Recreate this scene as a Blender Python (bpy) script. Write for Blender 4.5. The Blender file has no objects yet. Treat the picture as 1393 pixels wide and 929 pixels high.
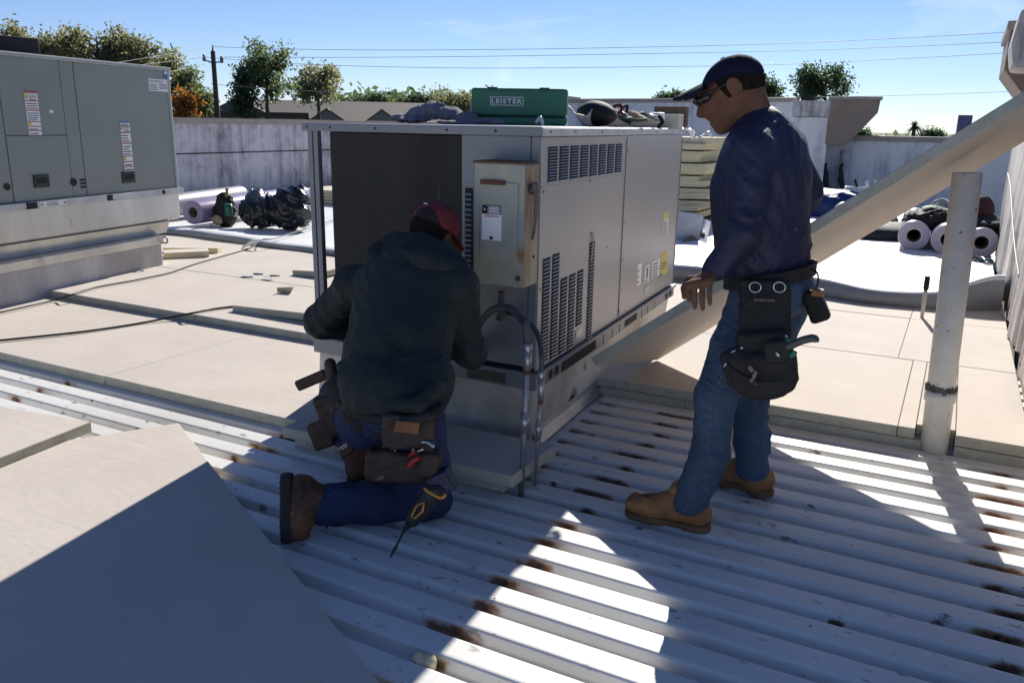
import bpy, bmesh, math, random
import numpy as np
from mathutils import Vector, Matrix
random.seed(7); RNG = np.random.default_rng(7)
SC = bpy.context.scene
COL = SC.collection

# ---------------------------------------------------------------- camera
PW, PH, FPX = 1393.0, 929.0, 1124.0            # photograph size and focal length in its pixels
PITCH = math.atan(295/FPX); YAW = math.radians(27.9); ROLL = 0.0166
CAM = np.array([0, 0, 1.43])
_fw = np.array([-math.sin(YAW)*math.cos(PITCH), math.cos(YAW)*math.cos(PITCH), -math.sin(PITCH)])
_rt = np.array([math.cos(YAW), math.sin(YAW), 0]); _up = np.cross(_rt, _fw)
CX = math.cos(ROLL)*_rt + math.sin(ROLL)*_up
CY = -(math.cos(ROLL)*_up - math.sin(ROLL)*_rt)
cam = bpy.data.cameras.new('camera'); camo = bpy.data.objects.new('camera', cam); COL.objects.link(camo)
cam.sensor_width = 36; cam.lens = FPX/PW*36; cam.clip_start = .05; cam.clip_end = 6000
camo.matrix_world = Matrix([[CX[0], -CY[0], -_fw[0], CAM[0]], [CX[1], -CY[1], -_fw[1], CAM[1]], [CX[2], -CY[2], -_fw[2], CAM[2]], [0, 0, 0, 1]])
SC.camera = camo
def ray(x, y): return _fw + CX*(x-PW/2)/FPX + CY*(y-PH/2)/FPX
def gz(x, y, z=0.0):                            # survey: the point at height z seen at x, y of the photograph
    d = ray(x, y); return CAM + d*((z-CAM[2])/d[2])
def at(x, y, Y):                                # the point at depth Y
    d = ray(x, y); return CAM + d*(Y/d[1])
def far(x, y, D):                               # the point at ground distance D
    d = ray(x, y); return CAM + d*(D/math.hypot(d[0], d[1]))

# ---------------------------------------------------------------- light
SUN_AZ, SUN_EL = math.radians(11.5), math.radians(31.4)     # azimuth from +Y towards -X
w = bpy.data.worlds.new('World'); SC.world = w; w.use_nodes = True
nt = w.node_tree; bg = nt.nodes['Background']
sky = nt.nodes.new('ShaderNodeTexSky'); sky.sky_type = 'NISHITA'; sky.sun_disc = False
sky.sun_elevation = SUN_EL; sky.sun_rotation = -SUN_AZ
sky.air_density = 0.8; sky.dust_density = 0.0; sky.ozone_density = 3.0; sky.altitude = 50
bg.inputs[1].default_value = 0.060
tc = nt.nodes.new('ShaderNodeTexCoord')
mp = nt.nodes.new('ShaderNodeMapping'); mp.inputs['Scale'].default_value = (3.2, 3.2, 17); mp.inputs['Location'].default_value = (1.3, .4, 1.15)
nz = nt.nodes.new('ShaderNodeTexNoise'); nz.inputs['Scale'].default_value = 1.5; nz.inputs['Detail'].default_value = 7; nz.inputs['Roughness'].default_value = .6; nz.inputs['Distortion'].default_value = .5
rp = nt.nodes.new('ShaderNodeMapRange'); rp.inputs[1].default_value = .60; rp.inputs[2].default_value = .86; rp.inputs[4].default_value = .30
mx = nt.nodes.new('ShaderNodeMix'); mx.data_type = 'RGBA'; mx.inputs[7].default_value = (15, 14.6, 14.6, 1)
nt.links.new(tc.outputs['Generated'], mp.inputs[0]); nt.links.new(mp.outputs[0], nz.inputs[0]); nt.links.new(nz.outputs[0], rp.inputs[0])
tint = nt.nodes.new('ShaderNodeMix'); tint.data_type = 'RGBA'; tint.blend_type = 'MULTIPLY'; tint.inputs[0].default_value = 1; tint.inputs[7].default_value = (.97, .985, 1.17, 1)
nt.links.new(sky.outputs[0], tint.inputs[6])
nt.links.new(rp.outputs[0], mx.inputs[0]); nt.links.new(tint.outputs[2], mx.inputs[6]); nt.links.new(mx.outputs[2], bg.inputs[0])
sun = bpy.data.lights.new('sun', 'SUN'); sun.energy = 4.6; sun.angle = math.radians(.53); sun.color = (1, .95, .87)
suno = bpy.data.objects.new('sun', sun); COL.objects.link(suno)
SDIR = Vector((-math.sin(SUN_AZ)*math.cos(SUN_EL), math.cos(SUN_AZ)*math.cos(SUN_EL), math.sin(SUN_EL)))
suno.rotation_euler = SDIR.to_track_quat('Z', 'Y').to_euler()
SC.view_settings.view_transform = 'Standard'; SC.view_settings.look = 'None'; SC.view_settings.gamma = 1
SC.view_settings.exposure = 0.64

# ---------------------------------------------------------------- materials
MATS = {}
def M(name, c1, c2=None, scale=6.0, rough=.6, metal=0.0, bump=0.0, bscale=None, stretch=(1, 1, 1), detail=5, lo=.35, hi=.65, spec=None, c3=None, s3=60, t3=.72, trans=0.0, alpha=None, sheen=0.0, wr=0.0, wscale=11, wst=(1, 1, 1)):
    """procedural material: c1/c2 mixed by noise, optional specks c3, optional bump"""
    m = bpy.data.materials.new(name); m.use_nodes = True; t = m.node_tree; N = t.nodes; L = t.links
    b = N['Principled BSDF']; b.inputs['Roughness'].default_value = rough; b.inputs['Metallic'].default_value = metal
    if spec is not None: b.inputs['Specular IOR Level'].default_value = spec
    if trans: b.inputs['Transmission Weight'].default_value = trans
    if sheen: b.inputs['Sheen Weight'].default_value = sheen
    if alpha is not None: b.inputs['Alpha'].default_value = alpha
    tc = N.new('ShaderNodeTexCoord'); mp = N.new('ShaderNodeMapping'); mp.inputs['Scale'].default_value = stretch
    L.new(tc.outputs['Object'], mp.inputs[0])
    c2 = c2 or tuple(v*.82 for v in c1)
    n = N.new('ShaderNodeTexNoise'); n.inputs['Scale'].default_value = scale; n.inputs['Detail'].default_value = detail; n.inputs['Roughness'].default_value = .62
    L.new(mp.outputs[0], n.inputs[0])
    r = N.new('ShaderNodeMapRange'); r.inputs[1].default_value = lo; r.inputs[2].default_value = hi; L.new(n.outputs[0], r.inputs[0])
    mx = N.new('ShaderNodeMix'); mx.data_type = 'RGBA'; mx.inputs[6].default_value = (*c1, 1); mx.inputs[7].default_value = (*c2, 1)
    L.new(r.outputs[0], mx.inputs[0]); out = mx.outputs[2]
    if c3:
        n3 = N.new('ShaderNodeTexNoise'); n3.inputs['Scale'].default_value = s3; n3.inputs['Detail'].default_value = 3; L.new(mp.outputs[0], n3.inputs[0])
        r3 = N.new('ShaderNodeMapRange'); r3.inputs[1].default_value = t3; r3.inputs[2].default_value = t3+.06; L.new(n3.outputs[0], r3.inputs[0])
        m3 = N.new('ShaderNodeMix'); m3.data_type = 'RGBA'; m3.inputs[7].default_value = (*c3, 1); L.new(r3.outputs[0], m3.inputs[0]); L.new(out, m3.inputs[6]); out = m3.outputs[2]
    L.new(out, b.inputs['Base Color'])
    if bump:
        nb = N.new('ShaderNodeTexNoise'); nb.inputs['Scale'].default_value = bscale or scale*6; nb.inputs['Detail'].default_value = 4; L.new(mp.outputs[0], nb.inputs[0])
        bp = N.new('ShaderNodeBump'); bp.inputs['Strength'].default_value = bump; bp.inputs['Distance'].default_value = .01
        L.new(nb.outputs[0], bp.inputs['Height']); L.new(bp.outputs[0], b.inputs['Normal'])
    if wr:                                        # broad creases in cloth
        mw = N.new('ShaderNodeMapping'); mw.inputs['Scale'].default_value = wst; L.new(tc.outputs['Object'], mw.inputs[0])
        wn = N.new('ShaderNodeTexNoise'); wn.inputs['Scale'].default_value = wscale; wn.inputs['Detail'].default_value = 3; wn.inputs['Distortion'].default_value = 1.6; L.new(mw.outputs[0], wn.inputs[0])
        wa = N.new('ShaderNodeMath'); wa.operation = 'PINGPONG'; wa.inputs[1].default_value = .16; L.new(wn.outputs[0], wa.inputs[0])
        wb = N.new('ShaderNodeBump'); wb.inputs['Strength'].default_value = wr; wb.inputs['Distance'].default_value = .12; L.new(wa.outputs[0], wb.inputs['Height'])
        if bump: L.new(wb.outputs[0], bp.inputs['Normal'])
        else: L.new(wb.outputs[0], b.inputs['Normal'])
    MATS[name] = m; return m
def nd(t, typ, **kw):
    n = t.nodes.new(typ)
    for k, v in kw.items():
        if k.startswith('i'): n.inputs[int(k[1:])].default_value = v
        else: setattr(n, k, v)
    return n

# ---------------------------------------------------------------- mesh helpers
class MB:
    def __init__(s): s.v = []; s.f = []; s.m = []; s.sm = []
    def add(s, vs, fs, mi=0, smooth=False):
        o = len(s.v); s.v += [tuple(float(c) for c in p) for p in vs]
        for f in fs: s.f.append(tuple(i+o for i in f)); s.m.append(mi); s.sm.append(smooth)
        return s
    def hexa(s, p, mi=0):      # 8 points: bottom ring of 4 then top ring of 4
        return s.add(p, [(0, 3, 2, 1), (4, 5, 6, 7), (0, 1, 5, 4), (1, 2, 6, 5), (2, 3, 7, 6), (3, 0, 4, 7)], mi)
    def box(s, x0, x1, y0, y1, z0, z1, T=None, mi=0):
        p = [(x0, y0, z0), (x1, y0, z0), (x1, y1, z0), (x0, y1, z0), (x0, y0, z1), (x1, y0, z1), (x1, y1, z1), (x0, y1, z1)]
        if T: p = [T(*q) for q in p]
        return s.hexa(p, mi)
    def quad(s, a, b, c, d, mi=0): return s.add([a, b, c, d], [(0, 1, 2, 3)], mi)
    def slab(s, q, th, up=None, mi=0):          # quad (4 points, top face) given thickness downwards along its normal
        q = [np.array(p, float) for p in q]; n = np.cross(q[1]-q[0], q[3]-q[0]); n /= np.linalg.norm(n)
        if up is not None and n @ np.array(up) < 0: n = -n; q = q[::-1]
        return s.hexa([p-n*th for p in q]+q, mi)
    def prism(s, prof, a, b, T=None, mi=0):     # profile of 3D points, offset copies a and b (vectors)
        n = len(prof); P = [np.array(p, float)+np.array(a) for p in prof]+[np.array(p, float)+np.array(b) for p in prof]
        if T: P = [T(*q) for q in P]
        return s.add(P, [tuple(range(n))[::-1], tuple(range(n, 2*n))]+[(i, (i+1) % n, n+(i+1) % n, n+i) for i in range(n)], mi)
    def tube(s, pts, r, n=8, mi=0, cap=True):
        pts = [np.array(p, float) for p in pts]; k = len(pts)
        rs = r if isinstance(r, (list, tuple)) else [r]*k
        o = []; prev = None
        for i, p in enumerate(pts):
            t = pts[min(i+1, k-1)]-pts[max(i-1, 0)]; t /= (np.linalg.norm(t)+1e-9)
            if prev is None:
                a = np.array([0, 0, 1.]) if abs(t[2]) < .9 else np.array([1., 0, 0])
                u = np.cross(t, a)
            else: u = prev-t*(prev@t)
            u /= np.linalg.norm(u); prev = u; v = np.cross(t, u)
            o += [p+rs[i]*(math.cos(2*math.pi*j/n)*u+math.sin(2*math.pi*j/n)*v) for j in range(n)]
        f = [(i*n+j, i*n+(j+1) % n, (i+1)*n+(j+1) % n, (i+1)*n+j) for i in range(k-1) for j in range(n)]
        s.add(o, f, mi, True)
        if cap: s.add(o[:n], [tuple(range(n))[::-1]], mi); s.add(o[-n:], [tuple(range(n))], mi)
        return s
    def disc_tube(s, c, ax, r0, r1, L, n=24, mi=0):   # hollow roll: outer r0, inner r1
        c = np.array(c, float); ax = np.array(ax, float); ax /= np.linalg.norm(ax)
        a = np.array([0, 0, 1.]) if abs(ax[2]) < .9 else np.array([1., 0, 0]); u = np.cross(ax, a); u /= np.linalg.norm(u); v = np.cross(u, ax)
        ring = lambda r, h: [c+ax*h+r*(math.cos(2*math.pi*j/n)*u+math.sin(2*math.pi*j/n)*v) for j in range(n)]
        P = ring(r0, 0)+ring(r0, L)+ring(r1, L)+ring(r1, 0)
        for k in range(4):
            s.add(P, [(k*n+j, k*n+(j+1) % n, ((k+1) % 4)*n+(j+1) % n, ((k+1) % 4)*n+j) for j in range(n)], mi, k in (0, 2))
        return s
    def build(s, name, mats, parent=None, bevel=0.0, seg=2, off=None):
        me = bpy.data.meshes.new(name); me.from_pydata(s.v, [], s.f)
        for m in (mats if isinstance(mats, (list, tuple)) else [mats]): me.materials.append(m)
        me.polygons.foreach_set('material_index', s.m); me.polygons.foreach_set('use_smooth', s.sm)
        bm = bmesh.new(); bm.from_mesh(me)
        bmesh.ops.remove_doubles(bm, verts=bm.verts, dist=1e-6); bmesh.ops.recalc_face_normals(bm, faces=bm.faces)
        if bevel:
            ed = [e for e in bm.edges if len(e.link_faces) == 2 and e.calc_face_angle(0) > .5]
            bmesh.ops.bevel(bm, geom=ed, offset=bevel, segments=seg, affect='EDGES', profile=.6, clamp_overlap=True)
        bm.to_mesh(me); bm.free(); me.update()
        return put(name, me, parent)
def put(name, me, parent=None):
    o = bpy.data.objects.new(name, me); COL.objects.link(o)
    if parent is not None:
        o.parent = parent
        if parent.type == 'EMPTY': o.location = -parent.location
    return o
def tag(o, label=None, cat=None, group=None, kind=None):
    for k, v in (('label', label), ('category', cat), ('group', group), ('kind', kind)):
        if v: o[k] = v
    return o
def thing(name, label, cat, loc=(0, 0, 0), group=None):
    o = bpy.data.objects.new(name, None); COL.objects.link(o); o.location = Vector([float(c) for c in loc]); o.empty_display_size = .1
    return tag(o, label, cat, group)
def struct(o): o['kind'] = 'structure'; return o
def setempty(name, loc=(0, 0, 0)):
    o = bpy.data.objects.new(name, None); COL.objects.link(o); o.location = loc; o['kind'] = 'structure'; return o
def lerp(a, b, t): return np.array(a, float)*(1-t)+np.array(b, float)*t
def bez(pts, n=24):                      # Catmull-Rom through points
    P = [np.array(p, float) for p in pts]; P = [2*P[0]-P[1]]+P+[2*P[-1]-P[-2]]; out = []
    for i in range(1, len(P)-2):
        for k in range(n):
            t = k/n; a, b, c, d = P[i-1:i+3]
            out.append(.5*((2*b)+(c-a)*t+(2*a-5*b+4*c-d)*t*t+(3*b-a-3*c+d)*t**3))
    return out+[P[-2]]

# ---------------------------------------------------------------- implicit surfaces (people, cloth, bags): smooth unions meshed by surface nets
def nrm(v): v = np.array(v, float); return v/np.linalg.norm(v)
class SDF:
    def __init__(s, lo, hi, h):
        s.lo = np.array(lo, float); s.h = h; s.n = np.ceil((np.array(hi)-s.lo)/h).astype(int)+1
        s.F = np.full(s.n, 1.0, np.float32); s.ax = [(s.lo[i]+h*np.arange(s.n[i])).astype(np.float32) for i in range(3)]
    def sub(s, lo, hi):
        a = np.clip(np.floor((np.array(lo)-s.lo)/s.h).astype(int), 0, s.n); b = np.clip(np.ceil((np.array(hi)-s.lo)/s.h).astype(int)+1, 0, s.n)
        if np.any(b <= a): return None, None
        sl = tuple(slice(a[i], b[i]) for i in range(3))
        return sl, (s.ax[0][sl[0]][:, None, None], s.ax[1][sl[1]][None, :, None], s.ax[2][sl[2]][None, None, :])
    def mix(s, sl, d, k, op):
        F = s.F[sl]
        if op == 'u': hh = np.maximum(k-np.abs(F-d), 0)/max(k, 1e-6); s.F[sl] = np.minimum(F, d)-hh*hh*k*.25
        else: hh = np.maximum(k-np.abs(F+d), 0)/max(k, 1e-6); s.F[sl] = np.maximum(F, -d)+hh*hh*k*.25
    def cone(s, a, b, ra, rb, k=.02, flat=None, op='u'):
        a = np.array(a, float); b = np.array(b, float); m = max(ra, rb)+k+2*s.h+.01
        sl, P = s.sub(np.minimum(a, b)-m, np.maximum(a, b)+m)
        if sl is None: return s
        q = [P[i]-a[i] for i in range(3)]; ba = b-a; L = max(ba@ba, 1e-9)
        t = np.clip((q[0]*ba[0]+q[1]*ba[1]+q[2]*ba[2])/L, 0, 1)
        r = [q[i]-ba[i]*t for i in range(3)]
        if flat:
            n = nrm(flat[0]); e = 1/flat[1]-1; dd = (r[0]*n[0]+r[1]*n[1]+r[2]*n[2])*e; r = [r[i]+n[i]*dd for i in range(3)]
        d = np.sqrt(r[0]**2+r[1]**2+r[2]**2)-(ra+(rb-ra)*t)
        if flat: d = d*(.5+.5*flat[1])
        s.mix(sl, d, k, op); return s
    def chain(s, pts, rs, k=.02, flat=None):
        for i in range(len(pts)-1): s.cone(pts[i], pts[i+1], rs[i], rs[i+1], k, flat)
        return s
    def ell(s, c, rad, R=None, k=.02, op='u'):      # R rows are the local axes
        c = np.array(c, float); rad = np.array(rad, float); R = np.eye(3) if R is None else np.array(R, float)
        ex = np.sqrt(((R*rad[:, None])**2).sum(0)); m = k+2*s.h+.01
        sl, P = s.sub(c-ex-m, c+ex+m)
        if sl is None: return s
        q = [P[i]-c[i] for i in range(3)]; l = [q[0]*R[j][0]+q[1]*R[j][1]+q[2]*R[j][2] for j in range(3)]
        k0 = np.sqrt(sum((l[j]/rad[j])**2 for j in range(3))); k1 = np.sqrt(sum((l[j]/rad[j]**2)**2 for j in range(3)))+1e-6
        s.mix(sl, k0*(k0-1)/k1, k, op); return s
    def rbox(s, c, half, R=None, r=.01, k=.01, op='u'):
        c = np.array(c, float); half = np.array(half, float)-r; R = np.eye(3) if R is None else np.array(R, float)
        ex = (np.abs(R)*(half+r)[:, None]).sum(0); m = k+2*s.h+.01
        sl, P = s.sub(c-ex-m, c+ex+m)
        if sl is None: return s
        q = [P[i]-c[i] for i in range(3)]; l = [np.abs(q[0]*R[j][0]+q[1]*R[j][1]+q[2]*R[j][2])-half[j] for j in range(3)]
        d = np.sqrt(sum(np.maximum(v, 0)**2 for v in l))+np.minimum(np.maximum(np.maximum(l[0], l[1]), l[2]), 0)-r
        s.mix(sl, d, k, op); return s
    def cut(s, p, n):                                # keep the side the normal points away from
        n = nrm(n); d = (s.ax[0][:, None, None]-p[0])*n[0]+(s.ax[1][None, :, None]-p[1])*n[1]+(s.ax[2][None, None, :]-p[2])*n[2]
        s.F = np.maximum(s.F, d.astype(np.float32)); return s
    def cut2(s, p, n, p2, n2):                       # keep what lies inside either half space
        q = []
        for P_, N_ in ((p, n), (p2, n2)):
            N_ = nrm(N_); q.append((s.ax[0][:, None, None]-P_[0])*N_[0]+(s.ax[1][None, :, None]-P_[1])*N_[1]+(s.ax[2][None, None, :]-P_[2])*N_[2])
        s.F = np.maximum(s.F, np.minimum(*q).astype(np.float32)); return s
    def folds(s, amp, freq, seed=0, dirn=(0, 0, 1), where=None, warp=1.0, oct=2):
        """cloth wrinkles: ridges across dirn, warped by slow waves"""
        idx = np.nonzero(np.abs(s.F) < amp*3+s.h*3); g = np.random.default_rng(seed)
        P = np.stack([s.ax[i][idx[i]] for i in range(3)], 1).astype(np.float64); d = nrm(dirn); out = np.zeros(len(P))
        for o in range(oct):
            fr = freq*(1.9**o); ph = np.zeros(len(P))
            for _ in range(4):
                kk = g.normal(size=3)*freq*.45; ph += warp*.9*np.sin(P@kk+g.uniform(0, 6.28))
            w = np.sin((P@(d+g.normal(size=3)*.35))*fr+ph*1.6); w2 = np.clip(np.sin(P@(g.normal(size=3)*freq*.34)+2*np.sin(P@(g.normal(size=3)*freq*.2))+g.uniform(0, 6.28))*.9+.25, 0, 1)
            out += (1-np.abs(w)-.5)*w2/(1.5**o)
        a = amp if where is None else amp*where(P)
        s.F[idx] -= (out*a).astype(np.float32); return s
    def mesh(s, name, mats, parent=None, matf=None, smooth=True, iters=0):
        F, h = s.F, s.h; S = F < 0; n = s.n
        c = [S[i:n[0]-1+i, j:n[1]-1+j, k:n[2]-1+k] for i in (0, 1) for j in (0, 1) for k in (0, 1)]
        al = c[0].copy(); an = c[0].copy()
        for q in c[1:]: al &= q; an |= q
        act = an & ~al; I = np.stack(np.nonzero(act), 1); vid = np.full(act.shape, -1, np.int64); vid[act] = np.arange(len(I))
        acc = np.zeros((len(I), 3)); cnt = np.zeros(len(I)); co = [(i, j, k) for i in (0, 1) for j in (0, 1) for k in (0, 1)]
        for a in range(8):
            for b in range(a+1, 8):
                if sum(abs(co[a][q]-co[b][q]) for q in range(3)) != 1: continue
                A = np.array(co[a]); B = np.array(co[b]); fa = F[tuple((I+A).T)]; fb = F[tuple((I+B).T)]
                m = (fa < 0) != (fb < 0); t = np.where(m, fa/np.where(m, fa-fb, 1), 0)[:, None]
                acc += np.where(m[:, None], A+(B-A)*t, 0); cnt += m
        V = (I+acc/np.maximum(cnt, 1)[:, None])*h+s.lo
        Q = []
        for axx in range(3):
            sl0 = [slice(None)]*3; sl1 = [slice(None)]*3; sl0[axx] = slice(0, -1); sl1[axx] = slice(1, None)
            a = S[tuple(sl0)]; b = S[tuple(sl1)]; u, v = (axx+1) % 3, (axx+2) % 3
            E = np.stack(np.nonzero(a != b), 1); E = E[(E[:, u] > 0) & (E[:, v] > 0) & (E[:, u] < n[u]-1) & (E[:, v] < n[v]-1)]
            if not len(E): continue
            du = np.zeros(3, int); dv = np.zeros(3, int); du[u] = 1; dv[v] = 1
            q = np.stack([vid[tuple((E-du-dv).T)], vid[tuple((E-dv).T)], vid[tuple(E.T)], vid[tuple((E-du).T)]], 1)
            fl = ~a[tuple(E.T)]; q[fl] = q[fl][:, ::-1]; Q.append(q)
        Q = np.concatenate(Q)
        if (np.cross(V[Q[:, 2]]-V[Q[:, 0]], V[Q[:, 3]]-V[Q[:, 1]])*V[Q].mean(1)).sum() < 0: Q = Q[:, ::-1]
        for _ in range(iters):                      # light Laplacian pass
            sm = np.zeros_like(V); ct = np.zeros(len(V))
            for e in range(4):
                a, b = Q[:, e], Q[:, (e+1) % 4]
                np.add.at(sm, a, V[b]); np.add.at(ct, a, 1); np.add.at(sm, b, V[a]); np.add.at(ct, b, 1)
            V = V*.5+.5*sm/np.maximum(ct, 1)[:, None]
        me = bpy.data.meshes.new(name); me.vertices.add(len(V)); me.vertices.foreach_set('co', V.ravel())
        me.loops.add(len(Q)*4); me.loops.foreach_set('vertex_index', Q.ravel().astype(np.int32)); me.polygons.add(len(Q))
        me.polygons.foreach_set('loop_start', np.arange(len(Q), dtype=np.int32)*4)
        me.polygons.foreach_set('use_smooth', np.full(len(Q), smooth))
        for m in (mats if isinstance(mats, (list, tuple)) else [mats]): me.materials.append(m)
        if matf is not None: me.polygons.foreach_set('material_index', matf(V[Q].mean(1)).astype(np.int32))
        me.update(calc_edges=True); me.validate()
        return put(name, me, parent)

# ================================================================ THE SETTING
def deck_material():
    m = bpy.data.materials.new('deck_paint'); m.use_nodes = True; t = m.node_tree; L = t.links; b = t.nodes['Principled BSDF']
    b.inputs['Roughness'].default_value = .42
    g = nd(t, 'ShaderNodeNewGeometry'); sx = nd(t, 'ShaderNodeSeparateXYZ'); L.new(g.outputs['Position'], sx.inputs[0])
    def mth(op, a, bb=None, clamp=False):
        n = nd(t, 'ShaderNodeMath', operation=op, use_clamp=clamp)
        for i, v in enumerate((a, bb)):
            if v is None: continue
            if isinstance(v, (int, float)): n.inputs[i].default_value = v
            else: L.new(v, n.inputs[i])
        return n.outputs[0]
    def noise(scale, stretch=(1, 1, 1), detail=4, loc=(0, 0, 0)):
        mp = nd(t, 'ShaderNodeMapping'); mp.inputs['Scale'].default_value = stretch; mp.inputs['Location'].default_value = loc
        L.new(g.outputs['Position'], mp.inputs[0]); n = nd(t, 'ShaderNodeTexNoise'); n.inputs['Scale'].default_value = scale; n.inputs['Detail'].default_value = detail
        L.new(mp.outputs[0], n.inputs[0]); return n.outputs[0]
    nw = noise(9, (.7, 1, 1)); nf = noise(55); nbig = noise(1.3); nrow = noise(3.0, (.25, 2.2, 0.0), 1)
    burn = None
    for xk, gain in ((-1.134, 1.0), (-2.665, .82), (-4.27, .9), (.30, 1.0)):      # burnt weld rows over the joists
        d = mth('ABSOLUTE', mth('ADD', mth('SUBTRACT', sx.outputs[0], xk), mth('MULTIPLY', mth('SUBTRACT', nw, .5), .34)))
        k = mth('MULTIPLY', mth('SUBTRACT', 1.0, mth('DIVIDE', d, mth('ADD', .0, mth('MULTIPLY', nrow, .15)))), .92*gain, True)
        burn = k if burn is None else mth('MAXIMUM', burn, k)
    d = mth('ABSOLUTE', mth('ADD', mth('SUBTRACT', sx.outputs[0], -1.49), mth('MULTIPLY', mth('SUBTRACT', nw, .5), .18)))     # lap joint near the unit
    k = mth('MULTIPLY', mth('SUBTRACT', 1.0, mth('DIVIDE', d, .075)), .42, True)
    k = mth('MULTIPLY', k, mth('GREATER_THAN', sx.outputs[1], 2.75)); burn = mth('MAXIMUM', burn, k)
    web = mth('MULTIPLY', mth('SUBTRACT', mth('MULTIPLY', sx.outputs[2], -1), .0010), 55, True)          # only down in the flutes
    web = mth('MAXIMUM', web, mth('MULTIPLY', mth('GREATER_THAN', nf, .66), .3))
    burn = mth('MULTIPLY', burn, web)
    burn = mth('MULTIPLY', burn, mth('ADD', .22, mth('MULTIPLY', nf, 1.35)), True)
    ramp = nd(t, 'ShaderNodeValToRGB'); e = ramp.color_ramp.elements
    e[0].position = 0; e[0].color = (.72, .715, .69, 1); e[1].position = 1; e[1].color = (.012, .008, .007, 1)
    for p, c in ((.16, (.56, .47, .37, 1)), (.38, (.27, .14, .07, 1)), (.62, (.12, .055, .028, 1)), (.86, (.036, .020, .014, 1))):
        x = ramp.color_ramp.elements.new(p); x.color = c
    L.new(burn, ramp.inputs[0])
    # thin dirt film and small rust specks everywhere
    dirt = nd(t, 'ShaderNodeMapRange', i1=.42, i2=.72, i4=.30); L.new(nbig, dirt.inputs[0])
    mx = nd(t, 'ShaderNodeMix', data_type='RGBA'); mx.inputs[7].default_value = (.33, .28, .22, 1); L.new(dirt.outputs[0], mx.inputs[0]); L.new(ramp.outputs[0], mx.inputs[6])
    n4 = noise(26, (.5, 1, 1), 5, (3, 1, 0)); n5 = noise(2.1, (1, 1, 1), 2, (7, 2, 0))
    sp = mth('MULTIPLY', mth('MULTIPLY', mth('SUBTRACT', n4, .625), 11, True), mth('MULTIPLY', mth('SUBTRACT', n5, .44), 8, True))
    m2 = nd(t, 'ShaderNodeMix', data_type='RGBA'); m2.inputs[7].default_value = (.10, .055, .035, 1); L.new(sp, m2.inputs[0]); L.new(mx.outputs[2], m2.inputs[6])
    low = mth('MULTIPLY', mth('SUBTRACT', mth('MULTIPLY', sx.outputs[2], -1), .030), 60, True)             # grime lying in the flute bottoms
    m3 = nd(t, 'ShaderNodeMix', data_type='RGBA'); m3.inputs[7].default_value = (.22, .19, .15, 1); L.new(mth('MULTIPLY', low, .7), m3.inputs[0]); L.new(m2.outputs[2], m3.inputs[6])
    L.new(m3.outputs[2], b.inputs['Base Color'])
    ro = nd(t, 'ShaderNodeMapRange', i3=.40, i4=.9); L.new(burn, ro.inputs[0]); L.new(ro.outputs[0], b.inputs['Roughness'])
    bp = nd(t, 'ShaderNodeBump'); bp.inputs['Strength'].default_value = .12; bp.inputs['Distance'].default_value = .01
    L.new(noise(5, (.3, 1, 1)), bp.inputs['Height']); L.new(bp.outputs[0], b.inputs['Normal'])
    return m
MDECK = deck_material()
MBOARD = M('board_facer', (.555, .495, .435), (.505, .448, .392), 2.2, .85, bump=.14, bscale=28, c3=(.47, .425, .38), s3=9, t3=.69, wr=.03, wscale=2.6, wst=(.5, 2.2, 1))
MFOAM = M('foam_core', (.52, .50, .40), (.42, .40, .31), 14, .9, bump=.4, bscale=120)
MCREAM = M('cream_foam', (.72, .63, .40), (.60, .52, .32), 5, .9, bump=.3, bscale=60, stretch=(1, 1, 4))
MMEMB = M('white_membrane', (.80, .80, .79), (.73, .735, .74), 1.6, .42, bump=.12, bscale=7)
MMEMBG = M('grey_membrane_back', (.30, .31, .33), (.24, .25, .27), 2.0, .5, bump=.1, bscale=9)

def wall_material(name, base, stain, amt=.5, sx=1.6, low=.9, rough=.8, thr=.5):
    """painted wall with vertical run stains and blotches"""
    m = bpy.data.materials.new(name); m.use_nodes = True; t = m.node_tree; L = t.links; b = t.nodes['Principled BSDF']; b.inputs['Roughness'].default_value = rough
    tc = nd(t, 'ShaderNodeTexCoord')
    def noise(sc, st, det=6, ds=0.0):
        mp = nd(t, 'ShaderNodeMapping'); mp.inputs['Scale'].default_value = st; L.new(tc.outputs['Object'], mp.inputs[0])
        n = nd(t, 'ShaderNodeTexNoise'); n.inputs['Scale'].default_value = sc; n.inputs['Detail'].default_value = det; n.inputs['Roughness'].default_value = .68; n.inputs['Distortion'].default_value = ds; L.new(mp.outputs[0], n.inputs[0]); return n.outputs[0]
    a = noise(sx, (3.2, 3.2, .28)); c = noise(1.1, (1, 1, 1), 8); d = noise(9, (1, 1, .6), 6)
    s1 = nd(t, 'ShaderNodeMath', operation='MULTIPLY'); L.new(a, s1.inputs[0]); L.new(c, s1.inputs[1])
    s2 = nd(t, 'ShaderNodeMath', operation='MULTIPLY_ADD'); L.new(d, s2.inputs[0]); s2.inputs[1].default_value = .22; L.new(s1.outputs[0], s2.inputs[2])
    r = nd(t, 'ShaderNodeMapRange', i1=.33-.12*(thr-.5), i2=.50, i4=amt); L.new(s2.outputs[0], r.inputs[0])
    mx = nd(t, 'ShaderNodeMix', data_type='RGBA'); mx.inputs[6].default_value = (*base, 1); mx.inputs[7].default_value = (*stain, 1)
    L.new(r.outputs[0], mx.inputs[0]); L.new(mx.outputs[2], b.inputs['Base Color'])
    bp = nd(t, 'ShaderNodeBump'); bp.inputs['Strength'].default_value = .25; bp.inputs['Distance'].default_value = .01; L.new(d, bp.inputs['Height']); L.new(bp.outputs[0], b.inputs['Normal'])
    return m
MWALL = wall_material('stained_white_wall', (.56, .54, .57), (.045, .043, .045), .85, 1.7, thr=.85)
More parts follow.
